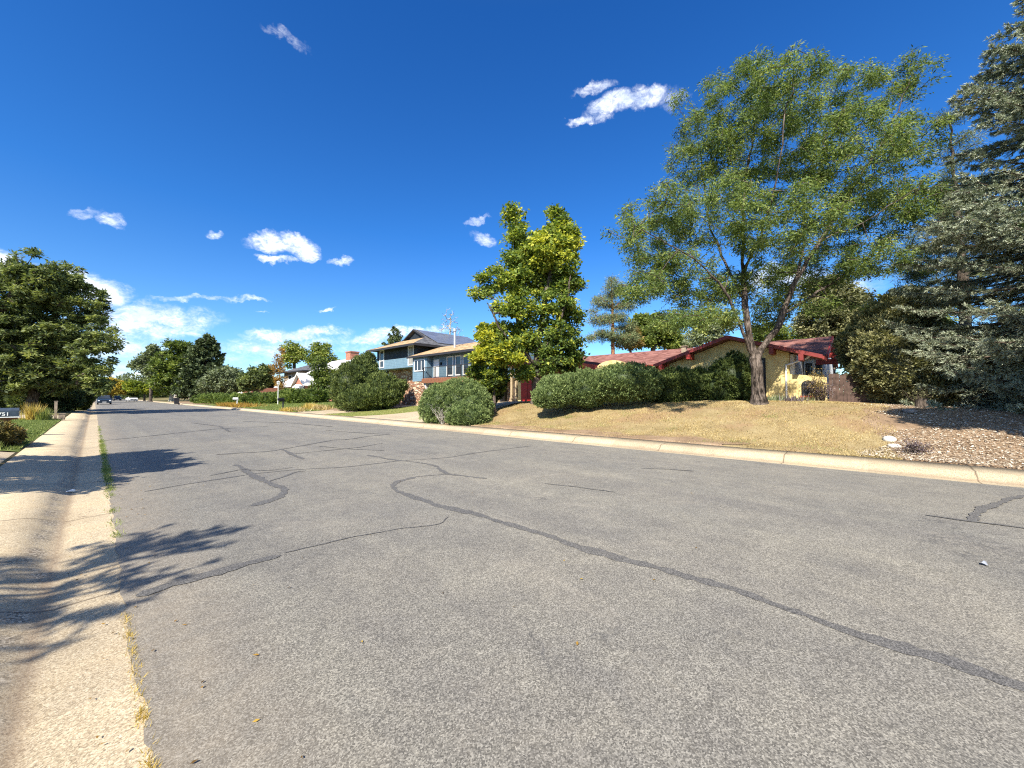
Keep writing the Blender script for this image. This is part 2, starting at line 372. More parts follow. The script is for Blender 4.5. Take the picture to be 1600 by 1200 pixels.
CR = [([(1640,1096),(1600,1082),(1450,1030),(1300,985),(1150,930),(1000,885),(900,858),(850,840),(800,826),(740,805),(690,795),(650,782),(625,772),(615,763),(625,755),(650,749)], .075),
      ([(650,749),(680,746),(712,745)], .025), ([(575,714),(610,721),(650,725),(680,731),(690,738),(700,744),(760,752)], .055),
      ([(230,768),(300,757),(400,742),(460,737),(540,733),(620,724),(700,718),(760,708),(830,698)], .035),
      ([(370,728),(395,742),(420,757),(452,767),(440,780),(395,792)], .085), ([(415,757),(445,748),(465,740),(480,738)], .05),
      ([(222,928),(300,905),(380,885),(443,868)], .085), ([(450,865),(540,845),(620,830),(690,822),(700,812)], .012),
      ([(340,712),(420,708),(480,698),(520,690),(560,688)], .05), ([(440,704),(460,713),(475,720)], .06), ([(460,712),(500,708),(560,702),(600,695)], .035),
      ([(540,690),(575,684),(610,680)], .05), ([(510,674),(560,678),(600,680)], .05), ([(500,700),(540,704),(600,707)], .03),
      ([(1440,810),(1510,820),(1640,837)], .03), ([(1510,820),(1530,797),(1570,782),(1640,768)], .06), ([(1000,735),(1040,736),(1082,739)], .03),
      ([(150,690),(260,680),(340,672),(420,668)], .06), ([(300,662),(345,668),(360,676)], .06), ([(380,660),(450,662),(520,668)], .06),
      ([(330,745),(380,736),(420,738),(460,733)], .02), ([(850,760),(900,766),(960,774)], .015)]
for k, (pl, w) in enumerate(CR):
    P = np.array([G(*p) for p in pl]); seg = np.linalg.norm(np.diff(P, axis=0), axis=1); L = np.concatenate([[0], np.cumsum(seg)])
    n = max(6, int(L[-1]/.05)); s = np.linspace(0, L[-1], n)
    Q = np.stack([np.interp(s, L, P[:, 0]), np.interp(s, L, P[:, 1])], 1)
    for _ in range(3): Q[1:-1] = (Q[:-2]+Q[2:]+2*Q[1:-1])/4
    Tn = np.gradient(Q, axis=0); Tn /= np.linalg.norm(Tn, axis=1)[:, None]+1e-9; Nn = np.stack([-Tn[:, 1], Tn[:, 0]], 1)
    Q += Nn*(RNG.normal(0, .004, n)+.015*np.sin(s*3)+.008*np.sin(s*11+k))[:, None]
    ww = w*(.72+.30*np.sin(s*1.7+k)*np.sin(s*4.1)+.12*np.sin(s*23+k)+RNG.normal(0, .09, n)); ww[0] *= .4; ww[-1] *= .4; ww = np.clip(ww, .006, 1)
    a = Q+Nn*ww[:, None]; b = Q-Nn*ww[:, None]
    ok = (a[:, 0] > .3) & (a[:, 0] < 10.9) & (b[:, 0] > .3) & (b[:, 0] < 10.9)
    a[:, 0] = np.clip(a[:, 0], .25, 10.95); b[:, 0] = np.clip(b[:, 0], .25, 10.95)
    zz = .0035+.0004*k
    def lift(p): 
        # the road sheet is faceted: follow its facets
        return np.interp(p[:, 0], rxs, road_z(rxs))+zz
    V = np.concatenate([np.column_stack([a, lift(a)]), np.column_stack([b, lift(b)])])
    j = np.arange(n-1); RV.append(V); RF.append(np.stack([j, j+n, j+n+1, j+1], 1)+nv); RM.append(np.ones(n-1, int)); nv += 2*n
road = npmesh('road', np.concatenate(RV), np.concatenate(RF), [asphalt, sealm], midx=np.concatenate(RM))
tag(road, 'worn grey asphalt street with dark sealed cracks', kind='structure')

def strip(name, prof, label, drives=(), sgn=1):
    yy = np.concatenate([np.arange(-80, -16, 4), np.arange(-16, 34, .2), np.arange(34, 100, 1.), np.arange(100, 420, 20)])
    X = np.zeros((len(prof), len(yy))); Z = X.copy()
    for a, (px, pz) in enumerate(prof):
        dep = np.zeros(len(yy))
        for (y0, y1) in drives: dep = np.maximum(dep, ss((yy-y0+.5)/1.0)*ss((y1+.5-yy)/1.0))
        z = pz-dep*((pz-.035)*.8 if pz > .05 and -.53 < px < 11.7 else (.05 if -.62 < px < -.5 else 0))
        X[a] = px+(.006*np.sin(yy*1.3+a) if 0 < a < len(prof)-1 else 0); Z[a] = z+.004*np.sin(yy*.9+a)
    return tag(grid(name, X, np.tile(yy, (len(prof), 1)), Z, concrete), label, kind='structure')
strip('sidewalk', [(.27, -.004), (.20, .0), (-.18, -.020), (-.24, -.014), (-.30, .006), (-.38, .045), (-.46, .082), (-.56, .100), (-1.27, .150), (-1.28, -.1)],
      'tan concrete pavement with its gutter and sloped kerb on the left side', drives=[(10.0, 16.5), (38, 44)])
strip('sidewalk', [(10.95, -.004), (11.0, .0), (11.36, -.018), (11.42, .0), (11.50, .06), (11.58, .125), (11.66, .146), (11.76, .150), (12.26, .172), (12.27, -.1)],
      'tan concrete pavement with its gutter and sloped kerb on the far side')

def drape(name, A, B, Cc, Dd, m, label, off=.02, nx=30, ny=30, jit=0., lumps=1., jedges='0123'):
    """patch draped on the land; corners A B C D in turn (A-B and D-C along s)"""
    s, t = np.meshgrid(np.linspace(0, 1, nx), np.linspace(0, 1, ny), indexing='ij')
    A, B, Cc, Dd = map(np.array, (A, B, Cc, Dd))
    P = ((1-s)*(1-t))[..., None]*A+(s*(1-t))[..., None]*B+(s*t)[..., None]*Cc+((1-s)*t)[..., None]*Dd
    X, Y = P[..., 0], P[..., 1]
    if jit:
        edge = np.minimum(np.minimum(s, 1-s), np.minimum(t, 1-t)); k = np.clip(1-edge*10, 0, 1)
        if '0' not in jedges: k = k*np.clip(s*10, 0, 1)
        X = X+k*jit*(np.sin(Y*1.9)+.6*np.sin(Y*4.7+1)); Y = Y+k*jit*(np.sin(X*1.7)+.6*np.sin(X*5.1+2))
        if '0' not in jedges: X[0] = A[0]
    Z = th(X, Y)+off+lump(X, Y, lumps); Z[0] -= .055      # the first row tucks under the pavement edge
    return tag(grid(name, X, Y, Z, m), label, kind='structure')
E = 12.265
drape('lawn', (E, -.6), (24, 1.2), (24, 13.0), (E, 16.6), drylawn, 'dry straw coloured front lawn of the yellow house', .02, 90, 110, .12, jedges='1')
drape('planting_bed', (E, -16), (28, -16), (28, 1.6), (E, -.2), soil, 'bare reddish soil bed strewn with wood chips under the blue spruce', .012, 90, 90, .15, jedges='1')
drape('soil_strip', (E, 3.0), (E+.75, 2.5), (E+.75, 13.0), (E, 16.4), soil, 'bare reddish earth along the lawn edge', .034, 12, 60, .12, jedges='1')
drape('driveway', (E, 16.6), (22, 15.0), (22, 21.5), (E, 26.6), concrete, 'wide tan concrete driveway of the yellow house', .03, 40, 40, lumps=0)
drape('grass_strip', (E, 26.6), (21, 21.5), (21, 30.2), (E, 31.5), mixlawn, 'strip of half dry grass between two driveways', .025, 40, 30, .06, jedges='1')
drape('driveway', (E, 31.5), (24, 30.6), (24, 36), (E, 37.5), concrete, 'concrete driveway of the blue house', .032, 40, 30, lumps=0)
drape('planting_bed', (15.0, 32.2), (21, 33.6), (22, 44), (14.6, 42), soil, 'dark earth bed under the big juniper of the blue house', .05, 30, 30, .2)
drape('lawn', (E, 38.0), (27, 37), (27, 80), (E, 84), greenlawn, 'bright green lawn of the white house', .025, 60, 90, .1, jedges='1')
drape('lawn', (-1.30, 16.6), (-12, 16.6), (-12, 37.5), (-1.30, 37.5), greenlawn, 'green lawn beside the left pavement', .02, 40, 60, .05, jedges='1')
drape('driveway', (-1.28, 10.0), (-12, 10.0), (-12, 16.4), (-1.28, 16.4), concrete, 'pale concrete driveway leaving the left pavement', .012, 30, 20, lumps=0)
drape('driveway', (-1.28, 38), (-12, 38), (-12, 44), (-1.28, 44), concrete, 'pale concrete driveway under the far left trees', .012, 20, 20, lumps=0)
drape('planting_bed', (E, 84), (24, 84), (24, 128), (E, 128), soil, 'mulched bed with low plants along the far kerb', .02, 30, 50, .1, jedges='1')

# ------------------------------------------------------------------ vegetation engine
def unit(v): return v/(np.linalg.norm(v, axis=-1, keepdims=True)+1e-9)
def cards(P, Dr, Nn, L, Wd, fold=.0):
    """rhombus leaves: base P, direction Dr, normal Nn, length L, width Wd"""
    n = len(P); Dr = unit(Dr); S = unit(np.cross(Dr, Nn)); Un = np.cross(S, Dr)
    L = np.broadcast_to(L, n)[:, None]; Wd = np.broadcast_to(Wd, n)[:, None]
    V = np.stack([P, P+Dr*L*.45+S*Wd*.5+Un*fold*Wd, P+Dr*L, P+Dr*L*.45-S*Wd*.5+Un*fold*Wd], 1).reshape(-1, 3)
    return V, np.arange(4*n).reshape(n, 4)
def frusta(P0, P1, R0, R1, n=5):
    D = unit(P1-P0); ref = np.where(np.abs(D[:, 2:3]) < .9, np.array([[0, 0, 1.]]), np.array([[1., 0, 0]]))
    U = unit(np.cross(D, ref)); Wv = np.cross(D, U); a = np.arange(n)*2*pi/n
    ring = U[:, None]*np.cos(a)[None, :, None]+Wv[:, None]*np.sin(a)[None, :, None]
    V = np.concatenate([P0[:, None]+ring*R0[:, None, None], P1[:, None]+ring*R1[:, None, None]], 1)
    m = len(P0); i = np.arange(n); j = (i+1) % n
    F = np.stack([i, j, j+n, i+n], 1)[None]+(np.arange(m)*2*n)[:, None, None]
    return V.reshape(-1, 3), F.reshape(-1, 4)
def blob_pts(blobs, n, rng, shell=.0):
    """blobs: (center(3), radii(3)[, tint]); uniform in volume"""
    vol = np.array([np.prod(b[1])**.8 for b in blobs]); pr = vol/vol.sum()
    k = rng.choice(len(blobs), n, p=pr); d = unit(rng.normal(size=(n, 3))); r = rng.random(n)**(1/3.)
    r = shell+(1-shell)*r
    c = np.array([b[0] for b in blobs])[k]; rd = np.array([b[1] for b in blobs])[k]
    tb = np.array([b[2] if len(b) > 2 else 0. for b in blobs])[k]
    return c+d*r[:, None]*rd, tb
def PB(lst, z, dep=1.0):
    """blobs given as photograph ellipses (x, y, rx, ry[, depth offset, tint]) turned to real ellipsoids in the world"""
    out = []
    for b in lst:
        dz = b[4] if len(b) > 4 else 0.; tb = b[5] if len(b) > 5 else 0.
        zz = z+dz; c = W(b[0], b[1], zz); rx = b[2]*zz/FP; ry = b[3]*zz/FP
        out.append((c, np.array([rx, rx, ry])*np.array([dep, dep, 1.]), tb))
    return out
def grow(roots, T, rng, rbase, droop=0., seglen=.6, e=2.1):
    """space filling skeleton. roots: polylines (first begins at the ground); returns nodes, parents, radii, terminal ids"""
    P = []; par = []
    for r in roots:
        r = np.array(r, float); 
        if len(P) == 0: prev = -1
        else: prev = int(np.argmin(np.linalg.norm(np.array(P)-r[0], axis=1)))
        # resample
        seg = np.linalg.norm(np.diff(r, axis=0), axis=1); Ls = np.concatenate([[0], np.cumsum(seg)]); n = max(3, int(Ls[-1]/.35))
        s = np.linspace(0, Ls[-1], n); q = np.stack([np.interp(s, Ls, r[:, k]) for k in range(3)], 1)
        for _ in range(4): q[1:-1] = (q[:-2]+q[2:]+2*q[1:-1])/4
        q[1:-1] += rng.normal(0, .025, (n-2, 3))
        for k in range(n):
            if len(P) and k == 0: continue
            P.append(q[k]); par.append(prev); prev = len(P)-1
    nroot = len(P)
    base = np.array(P); z0 = base[:, 2].min()
    dist = np.min(np.linalg.norm(T[:, None]-base[None], axis=2), axis=1) if len(T)*len(base) < 4e6 else np.linalg.norm(T-base.mean(0), axis=1)
    order = np.argsort(dist); cap = nroot+len(T)*6; A = np.zeros((cap, 3)); A[:nroot] = base; par = par+[0]*(cap-nroot); n = nroot; tips = []
    allow = np.ones(cap, bool)
    allow[:nroot] = base[:, 2] > z0+.25*max(.5, np.min(T[:, 2])-z0)
    if not allow[:nroot].any(): allow[:nroot] = True
    for ti in order:
        t = T[ti]; d = A[:n]-t; dd = np.sqrt((d**2).sum(1))+.35*np.clip(d[:, 2], 0, None)+1e3*(~allow[:n])
        j = int(np.argmin(dd)); a = A[j].copy(); L = np.linalg.norm(t-a)
        if L < .05: tips.append(j); continue
        k = min(5, max(1, int(L/seglen))); prev = j
        for q in range(1, k+1):
            f = q/k; p = a+(t-a)*f
            if q < k: p = p+rng.normal(0, .05*L/k+.01, 3)+np.array([0, 0, .10*L*sin(pi*f)])
            if n >= cap: break
            A[n] = p; par[n] = prev; prev = n; n += 1
        tips.append(prev)
    par = np.array(par[:n]); A = A[:n]; w = np.zeros(n); 
    for t in tips: w[t] += 1
    for k in range(n-1, 0, -1):
        if par[k] >= 0: w[par[k]] += w[k]
    w = np.maximum(w, .3); R = w**(1/e); R = R/R[0]*rbase
    return A, par, R, np.array(tips)
def tree(name, label, cat, base, rbase, blobs, N=500, nl=60, ls=.12, lw=.5, cr=.35, leaf=None, bark='grey', roots=None, group=None,
         seed=1, e=2.1, up=.6, droop=0., flare=1.6, rmin=.008, sag=0., shell=0., clump=0, tintspread=.22, seglen=.6, tintoff=.4, radial=False):
    rng = np.random.default_rng(seed); bx, by = base; bz = float(th(bx, by))-.05
    T, tb = blob_pts(blobs, N, rng, shell)
    if clump:
        c, tb2 = blob_pts(blobs, clump, rng, shell); k = np.argmin(np.linalg.norm(T[:, None]-c[None], axis=2), axis=1)
        T = c[k]+(T-c[k])*.62
    T = T[:, :]; T[:, 2] = np.maximum(T[:, 2], bz+.3)
    if roots is None:
        cen = np.average([b[0] for b in blobs], axis=0, weights=[np.prod(b[1]) for b in blobs])
        top = max(blobs, key=lambda b: b[0][2]+b[1][2])[0]
        roots = [[(bx, by, bz), (bx+(cen[0]-bx)*.15, by+(cen[1]-by)*.15, bz+(cen[2]-bz)*.4), tuple(cen*.7+np.array([bx, by, cen[2]])*.3), tuple(top)]]
    else:
        roots = [list(map(tuple, r)) for r in roots]; roots[0][0] = (bx, by, bz)
    A, par, R, tips = grow(roots, T, rng, rbase, seglen=seglen, e=e)
    R = np.maximum(R, rmin)
    root = empty(name, label, cat, group, loc=(bx, by, bz+.05))
    k = np.where(par >= 0)[0]; P0 = A[par[k]]; P1 = A[k]; R0 = R[par[k]]; R1 = R[k]
    R0 = np.minimum(R0, R1*1.6+.01)
    hz = P0[:, 2]-bz; fl = 1+(flare-1)*np.exp(-hz/.28); hz1 = P1[:, 2]-bz; fl1 = 1+(flare-1)*np.exp(-hz1/.28); big = R1 > rbase*.5
    R0 = np.where(big, R0*fl, R0); R1 = np.where(big, R1*fl1, R1)
    thick = R1 > .035
    V1, F1 = frusta(P0[thick], P1[thick]+unit(P1[thick]-P0[thick])*R1[thick, None]*.25, R0[thick], R1[thick], 10)
    V2, F2 = frusta(P0[~thick], P1[~thick], R0[~thick], R1[~thick], 4)
    npmesh('trunk', np.concatenate([V1, V2]), np.concatenate([F1, F2+len(V1)]), BK[bark], root, smooth=True)
    tp = A[tips]; m = len(tips); tpar = A[np.maximum(par[tips], 0)]
    ids = np.repeat(np.arange(m), nl); n = len(ids)
    g = rng.normal(size=(n, 3)); g = unit(g)*(rng.random(n)**.5)[:, None]*cr*np.array([1, 1, .6])
    f = rng.random(n)[:, None]*.6
    P = tp[ids]*(1-f)+tpar[ids]*f+g*(1-.3*f)
    if sag: P[:, 2] -= sag*np.abs(rng.normal(size=n))
    if radial: dr = unit(g+rng.normal(0, .15, (n, 3)))
    else: dr = unit(rng.normal(size=(n, 3))*np.array([1, 1, .55])+np.array([0, 0, -droop])+unit(g)*.6)
    nn = unit(rng.normal(size=(n, 3))*.7+np.array([sd[0]*.3, sd[1]*.3, up]))
    sz = .5+.95*rng.random(n)**1.4
    V, F = cards(P, dr, nn, ls*sz, ls*lw*sz*(.75+.5*rng.random(n)), .1)
    ct = np.repeat(rng.normal(0, tintspread*.6, m), nl); tt = np.clip(tintoff+ct+rng.normal(0, tintspread*.7, n)+np.repeat(tb if len(tb) == m else np.zeros(m), nl)[:n], 0, 1)
    # tips follow distance order, so look the clump tint up by nearest target instead
    idx = np.argmin(((tp[:, None]-T[None])**2).sum(2), axis=1) if m*len(T) < 6e6 else np.arange(m) % len(tb)
    tt = np.clip(tintoff+ct+rng.normal(0, tintspread*.7, n)+np.repeat(tb[idx], nl), 0, 1)
    npmesh('crown', V, F, leaf, root, tint=tt)
    return root

def spruce(name, label, cat, base, H, R, leaf, seed=1, bark='dark', group=None, whorls=26, per=6, low=.3, ls=.07, nb=10, dens=1., power=.85, rtr=.22, droop=.32, tintoff=.5, lw=.42):
    rng = np.random.default_rng(seed); bx, by = base; bz = float(th(bx, by))-.05
    root = empty(name, label, cat, group, loc=(bx, by, bz+.05))
    zs = np.linspace(0, H, 30); P = np.stack([bx+.05*np.sin(zs), by+.05*np.cos(zs*1.1), bz+zs], 1); r = rtr*(1-zs/H*.95)
    BV, BF = [], []; nvv = 0
    def add(V, F):
        nonlocal nvv
        BV.append(V); BF.append(F+nvv); nvv += len(V)
    add(*frusta(P[:-1], P[1:], r[:-1], r[1:], 9))
    LP, LD, LN, LL, LT = [], [], [], [], []
    for w in range(whorls):
        f = w/(whorls-1); z = low+(H*.985-low)*f; n = per+rng.integers(-1, 2) if f < .9 else 4
        for k in range(max(3, n)):
            az = rng.random()*2*pi; L = max(.25, R*(1-f)**power*(.75+.4*rng.random())+.15)
            zz = z+rng.normal(0, .12); q = np.linspace(0, 1, 9)
            dd = droop*(1-f)*1.1-.25*f
            hor = L*q; ver = -dd*L*np.sin(q*pi*.62)+.10*L*q**3+.25*L*f*q
            azz = az+.12*np.sin(q*3+k)
            pts = np.stack([bx+np.cos(azz)*hor, by+np.sin(azz)*hor, bz+zz+ver], 1)
            rr = .045*(1-q)*(L/R)**.6+.008
            add(*frusta(pts[:-1], pts[1:], rr[:-1], rr[1:], 4))
            m = int(max(4, L*nb)); tq = .14+.86*rng.random(m)**.8; 
            pos = np.stack([np.interp(tq, q, pts[:, i]) for i in range(3)], 1)
            side = rng.choice([-1, 1], m); ax = np.array([cos(az), sin(az), 0]); sv = np.array([-sin(az), cos(az), 0])
            bl = (.16+.34*(1-tq)*L*.45)*(.7+.5*rng.random(m)); bl = np.minimum(bl, .75)
            bd = unit(ax[None]*.75+sv[None]*(side*(.35+.6*rng.random(m)))[:, None]+np.stack([np.zeros(m), np.zeros(m), rng.normal(-.16, .36, m)], 1))
            add(*frusta(pos, pos+bd*bl[:, None], np.full(m, .009), np.full(m, .004), 3))
            nn = int(10*dens); ii = np.repeat(np.arange(m), nn); t2 = rng.random(len(ii))
            base_p = pos[ii]+bd[ii]*(bl[ii]*t2)[:, None]
            jd = unit(bd[ii]*.85+unit(rng.normal(size=(len(ii), 3)))*.75+np.array([0, 0, .15]))
            LP.append(base_p); LD.append(jd); LN.append(unit(rng.normal(size=(len(ii), 3))+np.array([0, 0, .8]))); LL.append(np.full(len(ii), 1.)*(.7+.6*rng.random(len(ii))))
            LT.append(np.clip(tintoff+np.repeat(rng.normal(0, .14, m), nn)+rng.normal(0, .12, len(ii))+.18*(t2-.5)+rng.normal(0, .06), 0, 1))
    npmesh('trunk', np.concatenate(BV), np.concatenate(BF), BK[bark], root, smooth=True)
    LP, LD, LN, LL, LT = map(np.concatenate, (LP, LD, LN, LL, LT))
    V, F = cards(LP, LD, LN, ls*LL, ls*lw*LL, .08)
    npmesh('crown', V, F, leaf, root, tint=LT)
    return root

def ico(sub=3):
    bm = bmesh.new(); bmesh.ops.create_icosphere(bm, subdivisions=sub, radius=1)
    V = np.array([v.co[:] for v in bm.verts]); F = np.array([[v.index for v in f.verts] for f in bm.faces]); bm.free(); return V, F
ICO = ico(4)
def lumps(d, seed, amp):
    r = np.random.default_rng(seed); s = np.zeros(len(d))
    for fr in (2, 3.5, 6, 10, 17, 26):
        for _ in range(3):
            k = unit(r.normal(size=(1, 3)))[0]*fr; s += np.sin(d@k+r.random()*6.28)/fr
    return 1+amp*s
def bush(name, label, cat, blobs, n, leaf, ls=.09, lw=.45, seed=1, group=None, amp=.10, up=.5, depth=.16, core=True, tintoff=.45, spread=.2, loc=None, bark='dark', out=.9):
    """shrub made of sprays standing on a lumpy body; blobs (centre, radii)"""
    rng = np.random.default_rng(seed)
    c0 = np.mean([b[0] for b in blobs], axis=0); gz = float(th(c0[0], c0[1]))
    root = empty(name, label, cat, group, loc=(c0[0], c0[1], gz))
    ar = np.array([(b[1][0]*b[1][1]+b[1][0]*b[1][2]*2)**1. for b in blobs]); VS, FS, TS = [], [], []; nvv = 0
    CP, CN = [], []
    for bi, b in enumerate(blobs):
        c, r = np.array(b[0]), np.array(b[1]); m = int(n*ar[bi]/ar.sum()*1.5); tb = b[2] if len(b) > 2 else 0
        # the spray stands in tufts: centres on the lumpy body, leaves fanning out of each
        nt = max(12, m//32); dt = unit(rng.normal(size=(nt, 3))); lt = lumps(dt, seed*7+bi, amp)*(1+rng.normal(0, .035, nt)); ct = c+dt*r*lt[:, None]; tt_ = rng.normal(0, .11, nt)
        area = 4*pi*(((r[0]*r[1])**1.6+(r[0]*r[2])**1.6+(r[1]*r[2])**1.6)/3)**(1/1.6); sp = .56*math.sqrt(area/nt)
        ids = rng.integers(0, nt, m); nrm = unit(dt[ids]/r); off = rng.normal(size=(m, 3)); off -= nrm*(off*nrm).sum(1)[:, None]; q = (off**2).sum(1)
        off *= sp*.62; hgt_ = sp*(.55-.42*q+.25*rng.normal(size=m))-depth*.35*r.mean()*rng.random(m)**2.5
        p = ct[ids]+off+nrm*hgt_[:, None]
        stray = rng.random(m) < .012; p = p+nrm*(stray*rng.random(m)*sp*1.4)[:, None]
        keep = p[:, 2] > th(p[:, 0], p[:, 1])+.02
        for bj, b2 in enumerate(blobs):
            if bj != bi: keep &= (((p-np.array(b2[0]))/np.array(b2[1]))**2).sum(1) > .70
        p = p[keep]; nrm = nrm[keep]; of = off[keep]/(sp+1e-6); ti = tt_[ids][keep]; m = len(p)
        dr = unit(nrm*out+of*.75+rng.normal(0, .32, (m, 3))+np.array([0, 0, up])); nn = unit(rng.normal(size=(m, 3))+nrm*.5)
        V, F = cards(p, dr, nn, ls*(.6+.9*rng.random(m)), ls*lw*(.6+.8*rng.random(m)), .1)
        VS.append(V); FS.append(F+nvv); nvv += len(V); TS.append(np.clip(tintoff+tb+ti+rng.normal(0, spread*.8, m), 0, 1))
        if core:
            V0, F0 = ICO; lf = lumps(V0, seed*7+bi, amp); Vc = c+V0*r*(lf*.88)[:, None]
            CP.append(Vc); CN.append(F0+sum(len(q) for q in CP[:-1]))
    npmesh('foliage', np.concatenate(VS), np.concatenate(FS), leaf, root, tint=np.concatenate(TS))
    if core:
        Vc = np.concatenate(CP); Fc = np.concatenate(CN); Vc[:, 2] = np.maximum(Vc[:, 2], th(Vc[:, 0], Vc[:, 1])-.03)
        npmesh('shaded_core', Vc, Fc, leaf, root, tint=np.full(len(Fc), .12), smooth=True)  # solid core in a dark leaf tint: crevice shade put into the colour
    return root
def blades(name, label, P, h, w, leaf, seed=1, tintoff=.5, spread=.25, lean=.5, kind='stuff', cat=None, parent=None, group=None):
    rng = np.random.default_rng(seed); n = len(P); a = rng.random(n)*2*pi
    hh = h*(.5+rng.random(n)); dr = np.stack([np.cos(a)*lean*rng.random(n), np.sin(a)*lean*rng.random(n), np.ones(n)], 1); dr = unit(dr)
    s = np.stack([-np.sin(a+1), np.cos(a+1), np.zeros(n)], 1)*w*.5
    V = np.stack([P-s, P+s, P+dr*hh[:, None]], 1).reshape(-1, 3); F = np.arange(3*n).reshape(n, 3)
    o = npmesh(name, V, F, leaf, parent, tint=np.clip(tintoff+rng.normal(0, spread, n), 0, 1))
    if parent is None: tag(o, label, cat, group, kind)
    return o
def onland(x, y, off=0.): return np.stack([x, y, th(x, y)+off], 1)

L = dict(
  locust=leafmat('locust_leaf', [(.040, .066, .024), (.105, .160, .046), (.21, .275, .078), (.40, .43, .12)], .4),
  poplar=leafmat('maple_leaf', [(.035, .055, .018), (.10, .155, .036), (.24, .31, .06), (.58, .56, .07)], .4),
  spruce=leafmat('spruce_needle', [(.06, .075, .055), (.20, .235, .165), (.38, .42, .30), (.58, .60, .46)], .12),
  pine=leafmat('pine_needle', [(.02, .03, .014), (.065, .09, .04), (.13, .17, .07), (.24, .27, .13)], .12),
  paleppine=leafmat('pale_pine_needle', [(.06, .08, .04), (.13, .17, .08), (.22, .26, .12), (.36, .34, .18)], .15),
  juniper=leafmat('juniper_leaf', [(.028, .045, .016), (.10, .145, .050), (.22, .285, .10), (.42, .48, .20)], .2),
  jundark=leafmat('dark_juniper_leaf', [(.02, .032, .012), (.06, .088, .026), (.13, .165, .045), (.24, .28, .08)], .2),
  olive=leafmat('olive_leaf', [(.045, .048, .026), (.13, .14, .07), (.27, .27, .13), (.46, .43, .22)], .28),
  green=leafmat('green_leaf', [(.025, .04, .012), (.08, .12, .028), (.18, .23, .05), (.34, .37, .08)], .35),
  oak=leafmat('oak_leaf', [(.03, .042, .022), (.10, .135, .055), (.24, .28, .10), (.46, .48, .17)], .35),
  greygreen=leafmat('grey_green_leaf', [(.045, .06, .035), (.13, .16, .09), (.24, .28, .15), (.38, .40, .24)], .3),
  orange=leafmat('autumn_leaf', [(.10, .06, .02), (.25, .14, .035), (.42, .25, .05), (.55, .38, .08)], .35),
  amber=leafmat('amber_leaf', [(.16, .12, .02), (.33, .25, .04), (.50, .38, .07), (.60, .48, .12)], .35),
  lime=leafmat('lime_leaf', [(.035, .055, .015), (.12, .17, .03), (.30, .34, .045), (.58, .54, .05)], .4),
  hedge=leafmat('hedge_leaf', [(.03, .048, .014), (.095, .14, .035), (.19, .25, .06), (.34, .40, .11)], .3),
  straw=leafmat('straw_blade', [(.14, .09, .04), (.33, .24, .10), (.50, .385, .175), (.68, .57, .33)], .25),
  turf=leafmat('turf_blade', [(.06, .08, .02), (.145, .19, .05), (.26, .31, .095), (.42, .42, .17)], .35),
  gold=leafmat('gold_blade', [(.22, .15, .04), (.45, .32, .08), (.60, .44, .12), (.70, .56, .22)], .3),
  russet=leafmat('russet_leaf', [(.05, .05, .02), (.13, .12, .04), (.28, .20, .07), (.45, .30, .10)], .3),
  chip=leafmat('wood_chip', [(.15, .10, .065), (.36, .28, .195), (.60, .52, .40), (.85, .80, .69)], .0, .8),
  plum=leafmat('plum_leaf', [(.03, .02, .025), (.09, .06, .07), (.18, .14, .15), (.34, .30, .30)], .15),
)
# ------------------------------------------------------------------ houses
def shingle(name, lo, hi, rough=.9):
    def f(t, b):
        setb(b, rough, .15); p = geo(t)
        q = t.vm('MULTIPLY', p, (3.2, 3.2, 7.)); v = t.sep(t.vor(q, 1., out='Color'))[0]; n = t.noise(p, 12, 5, .7); big = t.noise(p, .7, 4)
        k = t.math('ADD', t.math('MULTIPLY', v, .5), t.math('MULTIPLY', n, .3)); k = t.math('ADD', k, t.math('MULTIPLY', big, .2))
        row = t.math('FRACT', t.math('MULTIPLY', t.sep(p)[2], 9.)); ln = t.mapr(row, 0, .14, 1, 0)
        c = t.mix(t.math('MULTIPLY', ln, .4), t.ramp(k, [(.25, lo), (.75, hi)]), tuple(x*.4 for x in lo))
        t.put(b.inputs['Base Color'], c); t.put(b.inputs['Normal'], t.bump(k, .5, .02))
    return mat(name, f)
def brickm(name, c1, c2, mortar, sx=4.6, sz=13.):
    def f(t, b):
        setb(b, .9, .15); p = geo(t); s = t.sep(p)
        v = t.comb(t.math('ADD', s[0], s[1]), s[2], 0.); n = t.n.new('ShaderNodeTexBrick'); t.put(n.inputs['Vector'], v)
        n.inputs['Color1'].default_value = (*c1, 1); n.inputs['Color2'].default_value = (*c2, 1); n.inputs['Mortar'].default_value = (*mortar, 1)
        n.inputs['Scale'].default_value = 1; n.inputs['Brick Width'].default_value = 1/sx; n.inputs['Row Height'].default_value = 1/sz; n.inputs['Mortar Size'].default_value = .008
        t.put(b.inputs['Base Color'], t.mix(1., n.outputs[0], t.ramp(t.noise(p, 3, 4), [(.3, .8), (.7, 1.1)]), 'MULTIPLY'))
    return mat(name, f)
def stonem(name):
    def f(t, b):
        setb(b, .9, .15); p = geo(t); q = t.vm('ADD', t.vm('MULTIPLY', p, (2.6, 2.6, 5.5)), t.vm('SCALE', t.noise(p, 2.5, 3, color=True), scale=.5))
        e = t.vor(q, 1., 'DISTANCE_TO_EDGE'); cell = t.sep(t.vor(q, 1., out='Color'))[0]
        c = t.ramp(cell, [(.1, (.28, .13, .075)), (.4, (.46, .26, .16)), (.7, (.56, .38, .26)), (.95, (.66, .50, .38))])
        c = t.mix(1., c, t.ramp(t.noise(p, 14, 4), [(.3, .75), (.7, 1.15)]), 'MULTIPLY')
        c = t.mix(t.mapr(e, .02, .07, 1, 0), c, (.10, .075, .06))
        t.put(b.inputs['Base Color'], c); t.put(b.inputs['Normal'], t.bump(t.mapr(e, 0, .15), .9, .05))
    return mat(name, f)
